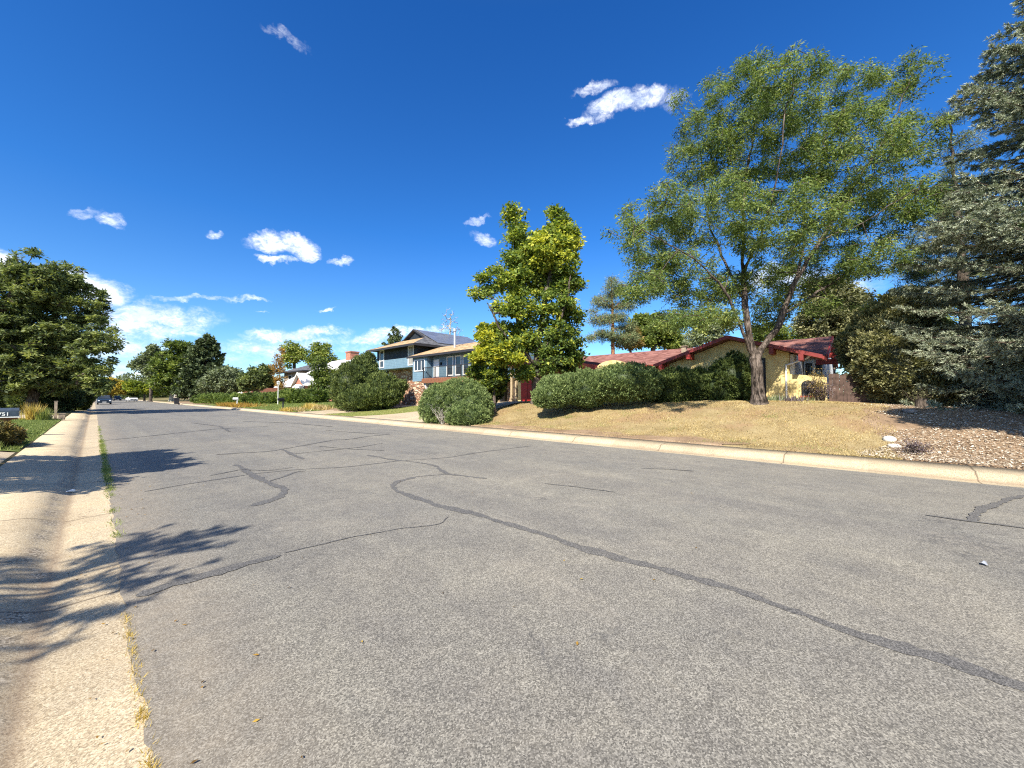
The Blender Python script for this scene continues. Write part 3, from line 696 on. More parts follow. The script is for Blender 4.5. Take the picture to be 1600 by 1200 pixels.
def sidingm(name, lo, hi, per, vertical=False):
    def f(t, b):
        setb(b, .6, .3); p = geo(t); s = t.sep(p)
        q = t.math('ADD', s[0], s[1]) if vertical else s[2]
        fr = t.math('FRACT', t.math('DIVIDE', q, per)); ln = t.mapr(t.math('ABSOLUTE', t.math('SUBTRACT', fr, .5)), .44, .5)
        c = t.ramp(t.noise(p, 2.4, 5), [(.3, lo), (.7, hi)]); c = t.mix(t.math('MULTIPLY', ln, .55), c, tuple(x*.35 for x in lo))
        t.put(b.inputs['Base Color'], c); t.put(b.inputs['Normal'], t.bump(ln, .6, -.02))
    return mat(name, f)
def fstucco(t, b):
    setb(b, .95, .1); p = geo(t); n = t.noise(p, 2.0, 6, .65); g = t.noise(p, 40, 4, .7)
    c = t.ramp(n, [(.28, (.60, .455, .19)), (.5, (.71, .565, .26)), (.72, (.77, .63, .31))])
    drip = t.noise(t.vm('MULTIPLY', p, (3, 3, .35)), 2.2, 5, .7)
    c = t.mix(t.math('MULTIPLY', t.mapr(drip, .58, .72), .3), c, (.36, .25, .11))
    t.put(b.inputs['Base Color'], c); t.put(b.inputs['Normal'], t.bump(g, .6, .015))
stucco = mat('ochre_stucco', fstucco)
M = dict(
  roofred=shingle('red_brown_shingle', (.15, .062, .05), (.30, .145, .12)), rooftan=shingle('tan_shingle', (.26, .17, .09), (.50, .36, .21)),
  roofgrey=shingle('grey_shingle', (.06, .06, .066), (.15, .15, .16)), roofwhite=shingle('pale_shingle', (.52, .51, .50), (.72, .71, .70)),
  roofdark=shingle('dark_shingle', (.03, .03, .034), (.07, .07, .075)),
  red=plain('oxide_red_paint', (.20, .03, .026), .5, .4, var=.18), reddoor=plain('red_door_paint', (.36, .02, .015), .45, .4, var=.1),
  redbright=plain('bright_red_paint', (.34, .045, .038), .5), white=plain('white_paint', (.78, .78, .76), .6, var=.05),
  offwhite=plain('white_render', (.74, .74, .73), .85, var=.06, bump=.3), black=plain('black_iron', (.018, .018, .02), .45, .5, .6),
  darktrim=plain('dark_trim', (.03, .03, .035), .6), blue=sidingm('blue_siding', (.125, .21, .28), (.165, .26, .33), .2),
  navy=sidingm('navy_siding', (.014, .019, .026), (.026, .033, .042), .3, True), greige=sidingm('greige_siding', (.30, .25, .20), (.38, .32, .26), .2),
  wsiding=sidingm('white_siding', (.66, .68, .70), (.76, .78, .79), .2), dsiding=sidingm('charcoal_siding', (.03, .034, .042), (.055, .06, .07), .2),
  brick=brickm('red_brick', (.40, .13, .07), (.30, .09, .05), (.40, .33, .27)), stone=stonem('sandstone'), 
  wood=plain('brown_wood', (.20, .085, .045), .75, var=.3), fence=plain('weathered_wood', (.085, .055, .045), .85, var=.5, scale=5),
  post=plain('grey_wood', (.30, .24, .18), .85, var=.3), glass=plain('window_glass', (.03, .036, .045), .06, .8, var=.2, scale=.7),
  curtain=plain('curtain_cloth', (.26, .25, .22), .5, .5, var=.25, scale=2), panel=plain('solar_panel_glass', (.13, .14, .17), .3, .7, var=.25, scale=1.2),
  metal=plain('galvanised_metal', (.55, .56, .58), .4, .5, .7), sill=plain('terracotta_tile', (.45, .12, .06), .7), beige=plain('beige_post_paint', (.36, .28, .17), .8, var=.2))

def wall_prism(prof, axis, a0, a1): return MB().prism(prof, axis, a0, a1)
def window(parent, X, y0, y1, z0, z1, fm='white', gm='glass', nx=1, nz=(.0,), fw=.07, face='x', pr=.05, label=None):
    """framed window standing proud of a wall that faces -X (face 'x', wall plane at X) or -Y (face 'y': X is the wall's Y, y0..y1 run along X)"""
    f = MB(); g = MB()
    def b(mb, d0, d1, a0, a1, c0, c1):
        if face == 'x': mb.box(X-d0, X-d1, a0, a1, c0, c1)
        else: mb.box(a0, a1, X-d0, X-d1, c0, c1)
    b(f, pr, -.01, y0, y0+fw, z0, z1); b(f, pr, -.01, y1-fw, y1, z0, z1)
    b(f, pr, -.01, y0+fw, y1-fw, z1-fw, z1); b(f, pr+.03, -.01, y0+fw, y1-fw, z0, z0+fw)
    for k in range(1, nx): y = y0+(y1-y0)*k/nx; b(f, pr-.012, .012, y-fw*.35, y+fw*.35, z0+fw, z1-fw)
    for q in nz:
        if q: z = z0+(z1-z0)*q; b(f, pr-.008, .014, y0+fw, y1-fw, z-fw*.35, z+fw*.35)
    w = f.build('window', M[fm], parent); 
    if label: w['label'] = label
    b(g, .008, .004, y0+fw, y1-fw, z0+fw, z1-fw); 
    # the pane hangs under its frame: same origin as the house
    o = g.build('pane', M[gm], None); o.data.transform(__import__('mathutils').Matrix.Translation(-Vector(parent.location))); o.parent = w
    return w
def sub(mb, name, m, part, root):
    o = mb.build(name, m, None); o.data.transform(__import__('mathutils').Matrix.Translation(-Vector(root.location))); o.parent = part; return o

# ---- yellow house
h = empty('house', 'low yellow stucco house with red brown shingle roof behind the big lawn tree', 'house', loc=(22, 5.4, 1.4)); YH = h
ap = 4.62; sl = .335
def rz_(y, c=5.05): return ap-sl*abs(y-c)
MB().prism([(2.62, 1.2), (8.15, 1.2), (8.15, rz_(8.15)-.17), (5.05, ap-.17), (2.62, rz_(2.62)-.17)], 'x', 22, 27.5).build('wall', stucco, h)
r = MB(); r.slab((21.35, 5.05, ap), (29, 5.05, ap), (29, 8.75, rz_(8.75)), (21.35, 8.75, rz_(8.75)), .15); r.slab((21.35, 1.4, rz_(1.4)), (23.0, 1.4, rz_(1.4)), (23.0, 2.597, rz_(2.597)), (21.35, 2.597, rz_(2.597)), .15); r.slab((21.35, 2.6, rz_(2.6)), (25.3, 2.6, rz_(2.6)), (25.3, 5.047, ap), (21.35, 5.047, ap), .15)
rf = r.build('roof', M['roofred'], h); rf['label'] = 'gabled roof over the front wing'
f = MB(); f.slab((21.28, 5.05, ap+.02), (21.347, 5.05, ap+.02), (21.347, 8.80, rz_(8.8)+.02), (21.28, 8.80, rz_(8.8)+.02), .17)
f.slab((21.28, 1.35, rz_(1.35)+.02), (21.347, 1.35, rz_(1.35)+.02), (21.347, 5.048, ap+.02), (21.28, 5.048, ap+.02), .17)
sub(f, 'bargeboard', M['red'], rf, h)
sub(MB().box(21.4, 23.0, 1.30, 1.36, rz_(1.35)-.18, rz_(1.35)-.03), 'fascia', M['red'], rf, h); sub(MB().box(21.4, 25, 8.79, 8.85, rz_(8.8)-.18, rz_(8.8)-.03), 'fascia', M['red'], rf, h)
for y in (8.35, 6.9, 3.2, 2.1): 
    MB().box(21.20, 22.01, y-.09, y+.09, rz_(y)-.44, rz_(y)-.16).build('roof_beam', M['redbright'] if y > 6 else M['red'], h)
r = MB()  # main wing, ridge parallel with the street
ZR = 5.2; ZE = 3.72
r.slab((25.3, 1.45, ZE), (30, 1.45, ZR), (30, 20.5, ZR), (25.3, 20.5, ZE), .15); r.slab((30.003, 1.45, ZR), (34.7, 1.45, ZE), (34.7, 20.5, ZE), (30.003, 20.5, ZR), .15)
rf = r.build('roof', M['roofred'], h); rf['label'] = 'long low roof of the rear wing'
f = MB(); f.slab((25.25, 1.38, ZE+.02), (30, 1.38, ZR+.02), (30, 1.447, ZR+.02), (25.25, 1.447, ZE+.02), .24); sub(f, 'bargeboard', M['redbright'], rf, h); f = MB().slab((30.004, 1.38, ZR+.02), (34.75, 1.38, ZE+.02), (34.75, 1.447, ZE+.02), (30.004, 1.447, ZR+.02), .24); sub(f, 'bargeboard', M['redbright'], rf, h)
sub(MB().box(25.2, 25.26, 8.9, 20.5, ZE-.2, ZE-.02), 'fascia', M['redbright'], rf, h)
for (x, z) in ((25.7, 3.75), (27.2, 4.2), (28.8, 4.7)): MB().box(x-.1, x+.1, .95, 1.9, z-.5, z-.24).build('roof_beam', M['redbright'], h)
c = MB(); c.box(28.5, 28.8, 9.4, 9.7, 4.6, 5.15); c.box(28.42, 28.88, 9.32, 9.78, 5.152, 5.2); c.build('roof_vent', M['post'], h)
MB().prism([(26, 1.2), (34, 1.2), (34, 3.72), (30, 4.98), (26, 3.72)], 'y', 8.152, 20).build('wall', stucco, h)
MB().prism([(25.8, 1.2), (34, 1.2), (34, 3.72), (30, 4.98), (25.8, 3.66)], 'y', 1.62, 2.43).build('wall', M['offwhite'], h)['label'] = 'white rendered courtyard wall'
MB().box(22.25, 26.95, 2.45, 2.617, 1.2, 3.58).build('wall', M['offwhite'], h)['label'] = 'white side wall in the shade of the eave'
window(h, 25.8, 2.08, 2.36, 2.2, 3.35, 'darktrim', 'glass', 1, (.5,), .04); window(h, 25.8, 1.68, 1.94, 2.2, 3.3, 'darktrim', 'glass', 1, (.5,), .04)
w = window(h, 22, 3.55, 4.45, 1.62, 3.45, 'darktrim', 'curtain', 1, (.52,), .09, label='tall dark framed window with a black iron grille')
g = MB()
for k in range(7): y = 3.62+k*.127; g.box(21.86, 21.885, y, y+.02, 1.68, 2.45)
for z in (1.68, 2.42, 2.05): g.box(21.888, 21.905, 3.58, 4.44, z, z+.03)
for k in range(6):
    y = 3.695+k*.127
    for s in range(10):
        a0 = s*.628; a1 = a0+.628
        g.tube((21.85, y+.05*cos(a0), 2.23+.05*sin(a0)), (21.85, y+.05*cos(a1), 2.23+.05*sin(a1)), .008, n=4)
sub(g, 'window_grille', M['black'], w, h)
sub(MB().box(21.87, 21.99, 3.5, 4.5, 1.54, 1.618), 'sill', M['sill'], w, h)
window(h, 22, 6.85, 7.75, 2.15, 3.1, 'darktrim', 'curtain', 2, (0,), .08)
g = MB(); g.tube((21.93, 2.74, 1.42), (21.93, 2.74, 3.05), .04, n=8); g.tube((21.93, 2.74, 3.05), (21.75, 1.95, 3.30), .04, n=8); g.tube((21.75, 1.95, 3.30), (21.72, 1.72, 3.52), .045, n=8); g.tube((21.93, 2.74, 1.42), (21.75, 2.70, 1.37), .04, n=8)
g.build('downspout', M['white'], h)
MB().prism([(20.8, 14.6), (27.0, 14.6), (27.0, 21.2), (20.8, 21.2)], 'z', 3.9, 4.1).build('roof', M['darktrim'], h)['label'] = 'flat carport roof'
MB().box(20.74, 20.797, 14.55, 21.25, 3.84, 4.14).build('fascia', M['red'], h)
MB().box(23.4, 26.9, 14.6, 21.2, .9, 3.9).build('wall', stucco, h)['label'] = 'carport back wall'
gd = MB().box(23.34, 23.395, 15.2, 20.5, 1.0, 3.5).build('garage_door', M['reddoor'], h)
g = MB()
for k in range(1, 5): g.box(23.32, 23.337, 15.2, 20.5, 1.0+k*.5-.01, 1.0+k*.5+.01)
for k in range(1, 11): g.box(23.318, 23.336, 15.2+k*.46-.008, 15.2+k*.46+.008, 1.0, 3.5)
sub(g, 'door_panel_groove', M['red'], gd, h)
for y in (14.8, 19.15, 19.6, 21.0): MB().box(21.2, 21.36, y-.08, y+.08, .9, 3.899).build('carport_post', M['beige'], h)
MB().box(22.2, 26, 14.2, 14.58, 1.1, 3.85).build('wall', M['red'], h)['label'] = 'dark red side wall of the carport'
# round topped entry wall
g = MB(); prof = [(11.2, 1.2), (14.0, 1.2), (14.0, 3.1)]+[(12.6+1.4*cos(a), 3.1+.92*sin(a)) for a in np.linspace(.12, pi-.12, 16)]+[(11.2, 3.1)]
g.prism(prof, 'x', 23.6, 23.95).build('entry_arch', stucco, h)

w = empty('garden_wall', 'low yellow stucco wall with a grilled niche right of the downspout', 'wall', loc=(22.1, 1.9, 1.35))
WB = MB().prism([(1.28, 1.1), (2.615, 1.1), (2.615, 2.62), (2.3, 2.60), (1.28, 2.44)], 'x', 22.02, 22.24).build('wall_body', stucco, w)
arch = [(1.72, 1.62), (2.18, 1.62), (2.18, 2.12)]+[(1.95+.23*cos(a), 2.12+.2*sin(a)) for a in np.linspace(.2, pi-.2, 8)]+[(1.72, 2.12)]
MB().prism(arch, 'x', 21.985, 22.018).build('niche', M['darktrim'], w)
g = MB()
for k in range(5): g.box(21.95, 21.965, 1.74+k*.1, 1.755+k*.1, 1.62, 2.2)
for z in (1.75, 1.95, 2.12): g.box(21.967, 21.98, 1.72, 2.18, z, z+.015)
g.build('grille', M['black'], w); MB().box(21.9, 22.017, 1.66, 2.24, 1.55, 1.615).build('sill', M['sill'], w)

def plank_fence(name, label, p0, p1, z0f, hgt, n, m='fence', th_=.025, group=None):
    r_ = empty(name, label, 'fence', group, loc=(p0[0], p0[1], float(th(*p0))))
    d = np.array([p1[0]-p0[0], p1[1]-p0[1]]); Ln = np.linalg.norm(d); d = d/Ln; nn = np.array([-d[1], d[0]]); b = MB(); w_ = Ln/n
    for k in range(n):
        a = np.array(p0)+d*k*w_; c = a+d*w_*.94; z = float(th(*a)); hh = hgt+random.uniform(-.03, .03); o = random.uniform(0, .01)
        q = [a+nn*o, c+nn*o, c+nn*(o+th_), a+nn*(o+th_)]
        b.poly([(*v, z) for v in q]+[(*v, z+hh) for v in q], [(0,3,2,1),(4,5,6,7),(0,1,5,4),(1,2,6,5),(2,3,7,6),(3,0,4,7)])
    b.build('planks', M[m], r_)
    b = MB()
    for q in (.25, hgt*.5, hgt-.25):
        a = np.array(p0)+nn*(th_+.012); c = np.array(p1)+nn*(th_+.012); za, zc = float(th(*a))+q, float(th(*c))+q; e = nn*.04
        b.poly([(*a, za), (*c, zc), (*(c+e), zc), (*(a+e), za), (*a, za+.09), (*c, zc+.09), (*(c+e), zc+.09), (*(a+e), za+.09)], [(0,3,2,1),(4,5,6,7),(0,1,5,4),(1,2,6,5),(2,3,7,6),(3,0,4,7)])
    b.build('rails', M[m], r_)
    return r_
plank_fence('wooden_fence', 'dark weathered plank fence right of the yellow garden wall', (22.3, 1.22), (22.8, -2.2), 0, 1.22, 28)
plank_fence('wooden_fence', 'brown plank fence left of the red garage door', (24.0, 21.4), (26.0, 24.0), 0, 1.7, 18)

# ---- blue house
h = empty('house', 'two storey blue and navy house with tan roof and solar panels', 'house', loc=(26, 39, .7))
MB().box(26, 36, 39.3, 48.9, 5.15, 6.35).build('wall', M['blue'], h); MB().box(26, 36, 39.3, 48.9, 6.352, 7.95).build('wall', M['navy'], h)['label'] = 'dark navy upper band of the wall'
MB().box(27.6, 36, 39.3, 48.7, .4, 5.148).build('wall', M['stone'], h)['label'] = 'sandstone ground floor under the overhang'
r = MB(); xe, xr = 24.9, 28.6; ye0, ye1, yc = 38.3, 49.9, 44.1; ze = 7.75; zg = 9.15; zt = 10.45; yg0, yg1 = yc-2.6, yc+2.6; xb = 38
r.poly([(xe, ye0, ze), (xe, ye1, ze), (xr, yg1, zg), (xr, yg0, zg), (xe, ye0, ze-.14), (xe, ye1, ze-.14), (xr, yg1, zg-.14), (xr, yg0, zg-.14)], [(0,1,2,3),(7,6,5,4),(0,4,5,1),(1,5,6,2),(2,6,7,3),(3,7,4,0)])
rf = r.build('roof', M['rooftan'], h); rf['label'] = 'tan shingled front skirt of the roof'
r = MB()
r.poly([(xr+.003, yg0, zg), (xe+.004, ye0, ze), (xb, ye0, ze), (xb, yc, zt), (xr+.003, yc, zt)], [(0,1,2,3,4)]); r.poly([(xr+.003, yg1, zg), (xe+.004, ye1, ze), (xb, ye1, ze), (xb, yc, zt), (xr+.003, yc, zt)], [(4,3,2,1,0)])
o = r.build('roof', M['roofgrey'], h); o['label'] = 'grey upper roof'; md = o.modifiers.new('thick', 'SOLIDIFY'); md.thickness = .12; md.offset = 0
MB().prism([(yg0+.2, zg-.1), (yg1-.2, zg-.1), (yc, zt-.1)], 'x', xr+.3, xr+.35).build('gable', M['navy'], h)
f = MB(); f.slab((xr-.1, yg0-.15, zg-.02), (xr-.02, yg0-.15, zg-.02), (xr-.02, yc, zt+.06), (xr-.1, yc, zt+.06), .18); f.slab((xr-.1, yc+.002, zt+.06), (xr-.02, yc+.002, zt+.06), (xr-.02, yg1+.15, zg-.02), (xr-.1, yg1+.15, zg-.02), .18)
f.box(xe-.06, xe-.003, ye0, ye1, ze-.24, ze+.01); f.box(xe, xb, ye0-.06, ye0-.003, ze-.24, ze+.01)
f.build('fascia', M['darktrim'], h)
def onroof(x, t): return (x, yc-(yc-ye0)*t, zt-(zt-ze)*t)
for rr_ in range(3):
    for cc_ in range(6):
        x0 = xr+.25+cc_*1.45; t0 = .05+rr_*.27; x1 = x0+1.41; t1 = t0+.262
        if t1 > .5 and cc_ < 0: continue
        a, b_, c_, d_ = onroof(x0, t0), onroof(x0, t1), onroof(x1, t1), onroof(x1, t0); up_ = lambda p: (p[0], p[1]-.05, p[2]+.13)
        MB().slab(up_(a), up_(b_), up_(c_), up_(d_), .04).build('solar_panel', M['panel'], h)
window(h, 26, 47.0, 48.15, 5.35, 7.75, 'white', 'glass', 1, (.40,), .13); window(h, 26, 40.0, 41.25, 5.35, 7.75, 'white', 'curtain', 1, (.40,), .13)
# lower wing with the balcony
MB().box(24.3, 26.6, 34.9, 37.6, 3.25, 6.0).build('wall', M['blue'], h)['label'] = 'projecting blue bay left of the balcony'
MB().box(25.0, 34, 24.2, 34.898, 3.3, 6.05).build('wall', M['blue'], h)['label'] = 'blue wall behind the balcony'
MB().box(26.9, 34, 24.2, 39.2, .4, 3.298).build('wall', M['stone'], h)['label'] = 'stone base below the balcony'
window(h, 24.3, 35.2, 37.3, 4.35, 5.65, 'white', 'glass', 3, (0,), .10)
r = MB(); r.slab((23.95, 24.0, 6.05), (28.6, 25.6, 7.6), (28.6, 38.2, 7.6), (23.95, 38.2, 6.05), .16); r.slab((28.603, 24, 7.6), (34, 24, 6.0), (34, 38.2, 6.0), (28.603, 38.2, 7.6), .16)
rf = r.build('roof', M['rooftan'], h); rf['label'] = 'tan roof of the lower wing'
sub(MB().box(23.89, 23.947, 24, 38.25, 5.84, 6.06), 'fascia', M['darktrim'], rf, h)
f = MB().box(23.75, 24.998, 24.3, 34.85, 3.28, 3.50).build('balcony_floor', M['wood'], h)
MB().box(23.65, 23.747, 24.2, 34.898, 2.98, 3.46).build('balcony_beam', M['wood'], h)
g = MB()
for k in range(6): g.box(23.8, 23.88, 24.4+k*2.08, 24.48+k*2.08, 3.505, 4.6)
g.box(23.76, 23.92, 24.3, 34.88, 4.602, 4.66)
bl = g.build('balcony_railing', M['darktrim'], h); g = MB()
for k in range(86): g.box(23.83, 23.85, 24.5+k*.12, 24.52+k*.12, 3.6, 4.595)
g.box(23.825, 23.855, 24.4, 34.85, 3.56, 3.598)
sub(g, 'balusters', M['black'], bl, h)
d = MB().box(24.93, 24.998, 33.6, 34.55, 3.51, 5.55).build('door', M['white'], h)
for (a, b_) in ((31.2, 32.3), (29.9, 30.9), (28.7, 29.7), (26.6, 27.6)): window(h, 25.0, a, b_, 3.7, 5.75, 'white', 'glass', 1, (0,), .12)
g = MB(); g.box(24.85, 24.998, 33.15, 33.3, 4.9, 5.2); g.build('wall_lamp', M['black'], h)
g = MB(); g.tube((26.6, 33.0, 6.9), (26.6, 33.0, 8.7), .13, n=12); g.tube((26.6, 33.0, 8.7), (26.6, 33.0, 8.95), .22, .22, n=12); g.build('flue_pipe', M['metal'], h)
for y in (26.5, 30.5, 34.5): MB().box(23.9, 24.15, y, y+.25, .5, 3.278).build('balcony_post', M['white'], h)
MB().box(26.78, 26.898, 26.0, 30.5, .6, 2.9).build('garage_door', M['wood'], h)
w = MB(); w.prism([(30.6, .4), (35.6, .4), (35.6, 2.75), (33.5, 2.9), (31.2, 2.6), (30.6, 1.6)], 'x', 21.0, 21.5)
tag(w.build('stone_wall', M['stone'], None), 'sandstone retaining wall between the big juniper and the clipped round bush', 'wall')
stp = empty('garden_steps', 'stone steps climbing beside the sandstone wall', 'steps', loc=(20.5, 36.8, .6))
for k in range(5): MB().box(20.2+k*.35, 20.2+k*.35+.345, 35.7, 37.6, .55, .78+k*.16).build('step', M['post'], stp)

# ---- white house with brick gable
h = empty('house', 'white sided house with pale roof, brick gable and brick chimney', 'house', loc=(26, 66, .65))
MB().prism([(26.2, .4), (34, .4), (34, 5.9), (30, 7.9), (26.2, 5.9)], 'y', 61.4, 73).build('wall', M['wsiding'], h)
MB().box(26.1, 26.197, 61.3, 73, .5, 3.0).build('wall', M['brick'], h)['label'] = 'red brick lower wall'
MB().box(26.1, 33, 61.25, 61.397, .5, 3.0).build('wall', M['brick'], h)['label'] = 'red brick end wall'
r = MB(); r.slab((25.6, 61, 5.75), (30, 61, 8.1), (30, 73.4, 8.1), (25.6, 73.4, 5.75), .15); r.slab((30.003, 61, 8.1), (34.4, 61, 5.75), (34.4, 73.4, 5.75), (30.003, 73.4, 8.1), .15)
rf = r.build('roof', M['roofwhite'], h)
c = MB(); c.box(29.4, 30.9, 64.5, 66.2, 7.4, 9.1); c.box(29.3, 31.0, 64.4, 66.3, 9.102, 9.3)
ch = sub(c, 'chimney', M['brick'], rf, h)
window(h, 61.4, 28.0, 29.2, 4.6, 6.1, 'white', 'glass', 1, (.5,), .1, face='y'); window(h, 61.25, 28.5, 29.8, 1.4, 2.6, 'white', 'glass', 2, (0,), .1, face='y')
window(h, 26.2, 66, 67.6, 3.6, 5.2, 'white', 'glass', 2, (0,), .1)
MB().prism([(71.0, .4), (76.4, .4), (76.4, 3.6), (73.7, 5.5), (71.0, 3.6)], 'x', 24.6, 30).build('wall', M['brick'], h)['label'] = 'red brick gable facing the street'
r = MB(); r.slab((24.2, 70.6, 3.5), (30, 70.6, 3.5), (30, 73.7, 5.72), (24.2, 73.7, 5.72), .14); r.slab((24.2, 73.703, 5.72), (30, 73.703, 5.72), (30, 76.8, 3.5), (24.2, 76.8, 3.5), .14)
r.slab((24.0, 76.9, 3.4), (28.5, 76.9, 6.0), (28.5, 86, 6.0), (24.0, 86, 3.4), .14)
r.build('roof', M['roofwhite'], h)['label'] = 'pale roof over the gable and garage'
MB().slab((24.1, 70.5, 3.5), (24.197, 70.5, 3.5), (24.197, 73.7, 5.8), (24.1, 73.7, 5.8), .3).build('bargeboard', M['white'], h); f = MB(); f.slab((24.1, 73.702, 5.8), (24.197, 73.702, 5.8), (24.197, 76.9, 3.5), (24.1, 76.9, 3.5), .3); f.build('bargeboard', M['white'], h)
g = MB(); g.prism([(71.6, 1.0), (75.4, 1.0), (75.4, 3.2), (73.5, 3.7), (71.6, 3.2)], 'x', 23.9, 24.598); bw = g.build('bay_window', M['white'], h)
for (a, b_) in ((71.8, 73.3), (73.6, 75.2)): sub(MB().box(23.86, 23.897, a, b_, 1.5, 3.0), 'pane', M['glass'], bw, h)
MB().box(25.2, 28, 77, 85.5, .4, 3.4).build('wall', M['brick'], h)['label'] = 'brick garage wall'
gd = MB().box(25.12, 25.197, 79.2, 84.6, .6, 2.9).build('garage_door', M['white'], h)
MB().box(25.14, 25.199, 77.2, 78.6, .6, 2.9).build('door', M['darktrim'], h)

# ---- grey roofed house and brick house beyond
h = empty('house', 'two storey beige house with dark grey hipped roof', 'house', loc=(30, 92, .6))
MB().box(30, 40, 86.5, 100, .4, 7.0).build('wall', M['greige'], h)
r = MB(); r.poly([(29, 85.5, 7.0), (41, 85.5, 7.0), (41, 101, 7.0), (29, 101, 7.0), (35, 91, 9.3), (35, 96, 9.3)], [(0,1,4),(1,2,5,4),(2,3,5),(3,0,4,5),(0,3,2,1)]); r.build('roof', M['roofgrey'], h)
f = MB(); f.box(28.9, 28.997, 85.4, 101.1, 6.75, 7.02); f.box(28.997, 41, 85.3, 85.497, 6.75, 7.02); f.build('fascia', M['darktrim'], h)
window(h, 30, 90.4, 92.2, 5.0, 6.4, 'white', 'glass', 1, (0,), .12); window(h, 30, 95, 97, 5.0, 6.4, 'white', 'glass', 1, (0,), .12); window(h, 86.5, 33, 34.6, 5.0, 6.4, 'white', 'glass', 1, (0,), .12, face='y')
h = empty('house', 'low brick house with grey roof and white door among dark trees', 'house', loc=(26, 116, .6))
MB().box(26, 34, 108, 126, .4, 3.6).build('wall', M['brick'], h); MB().box(25.9, 25.997, 118, 123, .6, 3.2).build('garage_door', M['white'], h)
r = MB(); r.slab((25.2, 107.5, 3.7), (30, 107.5, 6.3), (30, 126.5, 6.3), (25.2, 126.5, 3.7), .15); r.slab((30.003, 107.5, 6.3), (34.8, 107.5, 3.7), (34.8, 126.5, 3.7), (30.003, 126.5, 6.3), .15); r.build('roof', M['roofgrey'], h)
window(h, 26, 111, 113, 1.5, 3.0, 'white', 'glass', 2, (0,), .12)
h = empty('house', 'small grey house at the far end of the street', 'house', loc=(22, 205, .6))
MB().box(22, 32, 198, 214, .4, 4.2).build('wall', M['greige'], h)
r = MB(); r.slab((21, 197, 4.1), (27, 197, 7), (27, 215, 7), (21, 215, 4.1), .2); r.slab((27.003, 197, 7), (33, 197, 4.1), (33, 215, 4.1), (27.003, 215, 7), .2); r.build('roof', M['roofgrey'], h)
window(h, 22, 203, 206, 1.6, 3.2, 'white', 'glass', 2, (0,), .15)

# ---- dark neighbour house on the right
h = empty('house', 'dark gabled house hidden behind the blue spruce boughs', 'house', loc=(26, -4.6, 1.1))
MB().prism([(-9.5, .8), (-.9, .8), (-.9, 3.1), (-4.9, 4.45), (-9.5, 2.9)], 'x', 26, 36).build('wall', M['dsiding'], h)
r = MB(); r.slab((25.1, -4.9, 4.72), (36, -4.9, 4.72), (36, -.2, 3.1), (25.1, -.2, 3.1), .16); r.slab((25.1, -10.2, 2.9), (36, -10.2, 2.9), (36, -4.903, 4.72), (25.1, -4.903, 4.72), .16)
rf = r.build('roof', M['roofdark'], h)
window(h, 26, -6.3, -4.3, 1.9, 3.2, 'darktrim', 'glass', 2, (0,), .1); MB().box(25.93, 25.997, -3.4, -2.4, 1.1, 3.1).build('door', M['darktrim'], h)

# ------------------------------------------------------------------ street things
def text_mesh(s, size, extrude=.003):
    c = bpy.data.curves.new('t', 'FONT'); c.body = s; c.size = size; c.extrude = extrude; c.align_x = 'CENTER'; c.align_y = 'CENTER'; c.offset = size*.02
    o = bpy.data.objects.new('t', c); C.objects.link(o); dg = bpy.context.evaluated_depsgraph_get(); me = bpy.data.meshes.new_from_object(o.evaluated_get(dg))
    bpy.data.objects.remove(o); me.name = 'number'; return me
def mailbox_body(parent, x0, x1, y, z, w, hh, m):
    b = MB(); pr = [(y-w/2, z), (y+w/2, z), (y+w/2, z+hh-w/2)]+[(y+w/2*cos(a), z+hh-w/2+w/2*sin(a)) for a in np.linspace(.25, pi-.25, 10)]+[(y-w/2, z+hh-w/2)]
    return b.prism(pr, 'x', x0, x1).build('box', m, parent)
mbm = plain('slate_blue_metal', (.055, .075, .105), .35, .6, .3, var=.25, scale=8)
h = empty('mailbox', 'slate grey metal mailbox with white house number over the left lawn', 'mailbox', loc=(-2.2, 22.6, .2))
mailbox_body(h, -2.42, -1.84, 22.6, .87, .24, .31, mbm)
d = MB(); d.prism([(22.475, .862), (22.725, .862), (22.725, 1.06)]+[(22.6+.125*cos(a), 1.062+.125*sin(a)) for a in np.linspace(.25, pi-.25, 10)]+[(22.475, 1.06)], 'x', -1.838, -1.822); dd = d.build('door', mbm, h)
sub(MB().box(-1.82, -1.80, 22.57, 22.63, 1.06, 1.10), 'handle', M['metal'], dd, h)
me = text_mesh('751', .17); o = link('number', me, h, M['white']); o.rotation_euler = (radians(90), 0, 0); o.location = Vector((-2.15, 22.472, .955))-Vector(h.location)
b = MB(); b.box(-2.44, -1.80, 22.47, 22.73, .835, .868); b.build('shelf', M['white'], h)
b = MB(); b.box(-2.62, -2.52, 22.55, 22.65, .15, 1.1); b.poly([(-2.52, 22.57, .45), (-2.52, 22.63, .45), (-2.05, 22.63, .83), (-2.05, 22.57, .83), (-2.52, 22.57, .33), (-2.52, 22.63, .33), (-1.95, 22.63, .78), (-1.95, 22.57, .78)], [(0,1,2,3),(7,6,5,4),(0,4,5,1),(1,5,6,2),(2,6,7,3),(3,7,4,0)]); b.box(-2.62, -1.85, 22.56, 22.64, .76, .834)
b.build('post', M['wood'], h)
b = MB(); b.box(-1.60, -1.48, 35.9, 36.02, .1, 1.28); b.box(-1.62, -1.46, 35.88, 36.04, 1.282, 1.31)
h = empty('wooden_post', 'weathered square wooden post beside the left pavement', 'post', loc=(-1.54, 36, .2)); b.build('post_shaft', M['post'], h)
b = MB(); b.box(-1.42, -1.16, 35.8, 36.1, .18, .52); b.box(-1.44, -1.14, 35.78, 36.12, .522, .55); tag(b.build('utility_box', M['post']), 'small grey box at the foot of the wooden post', 'utility box')

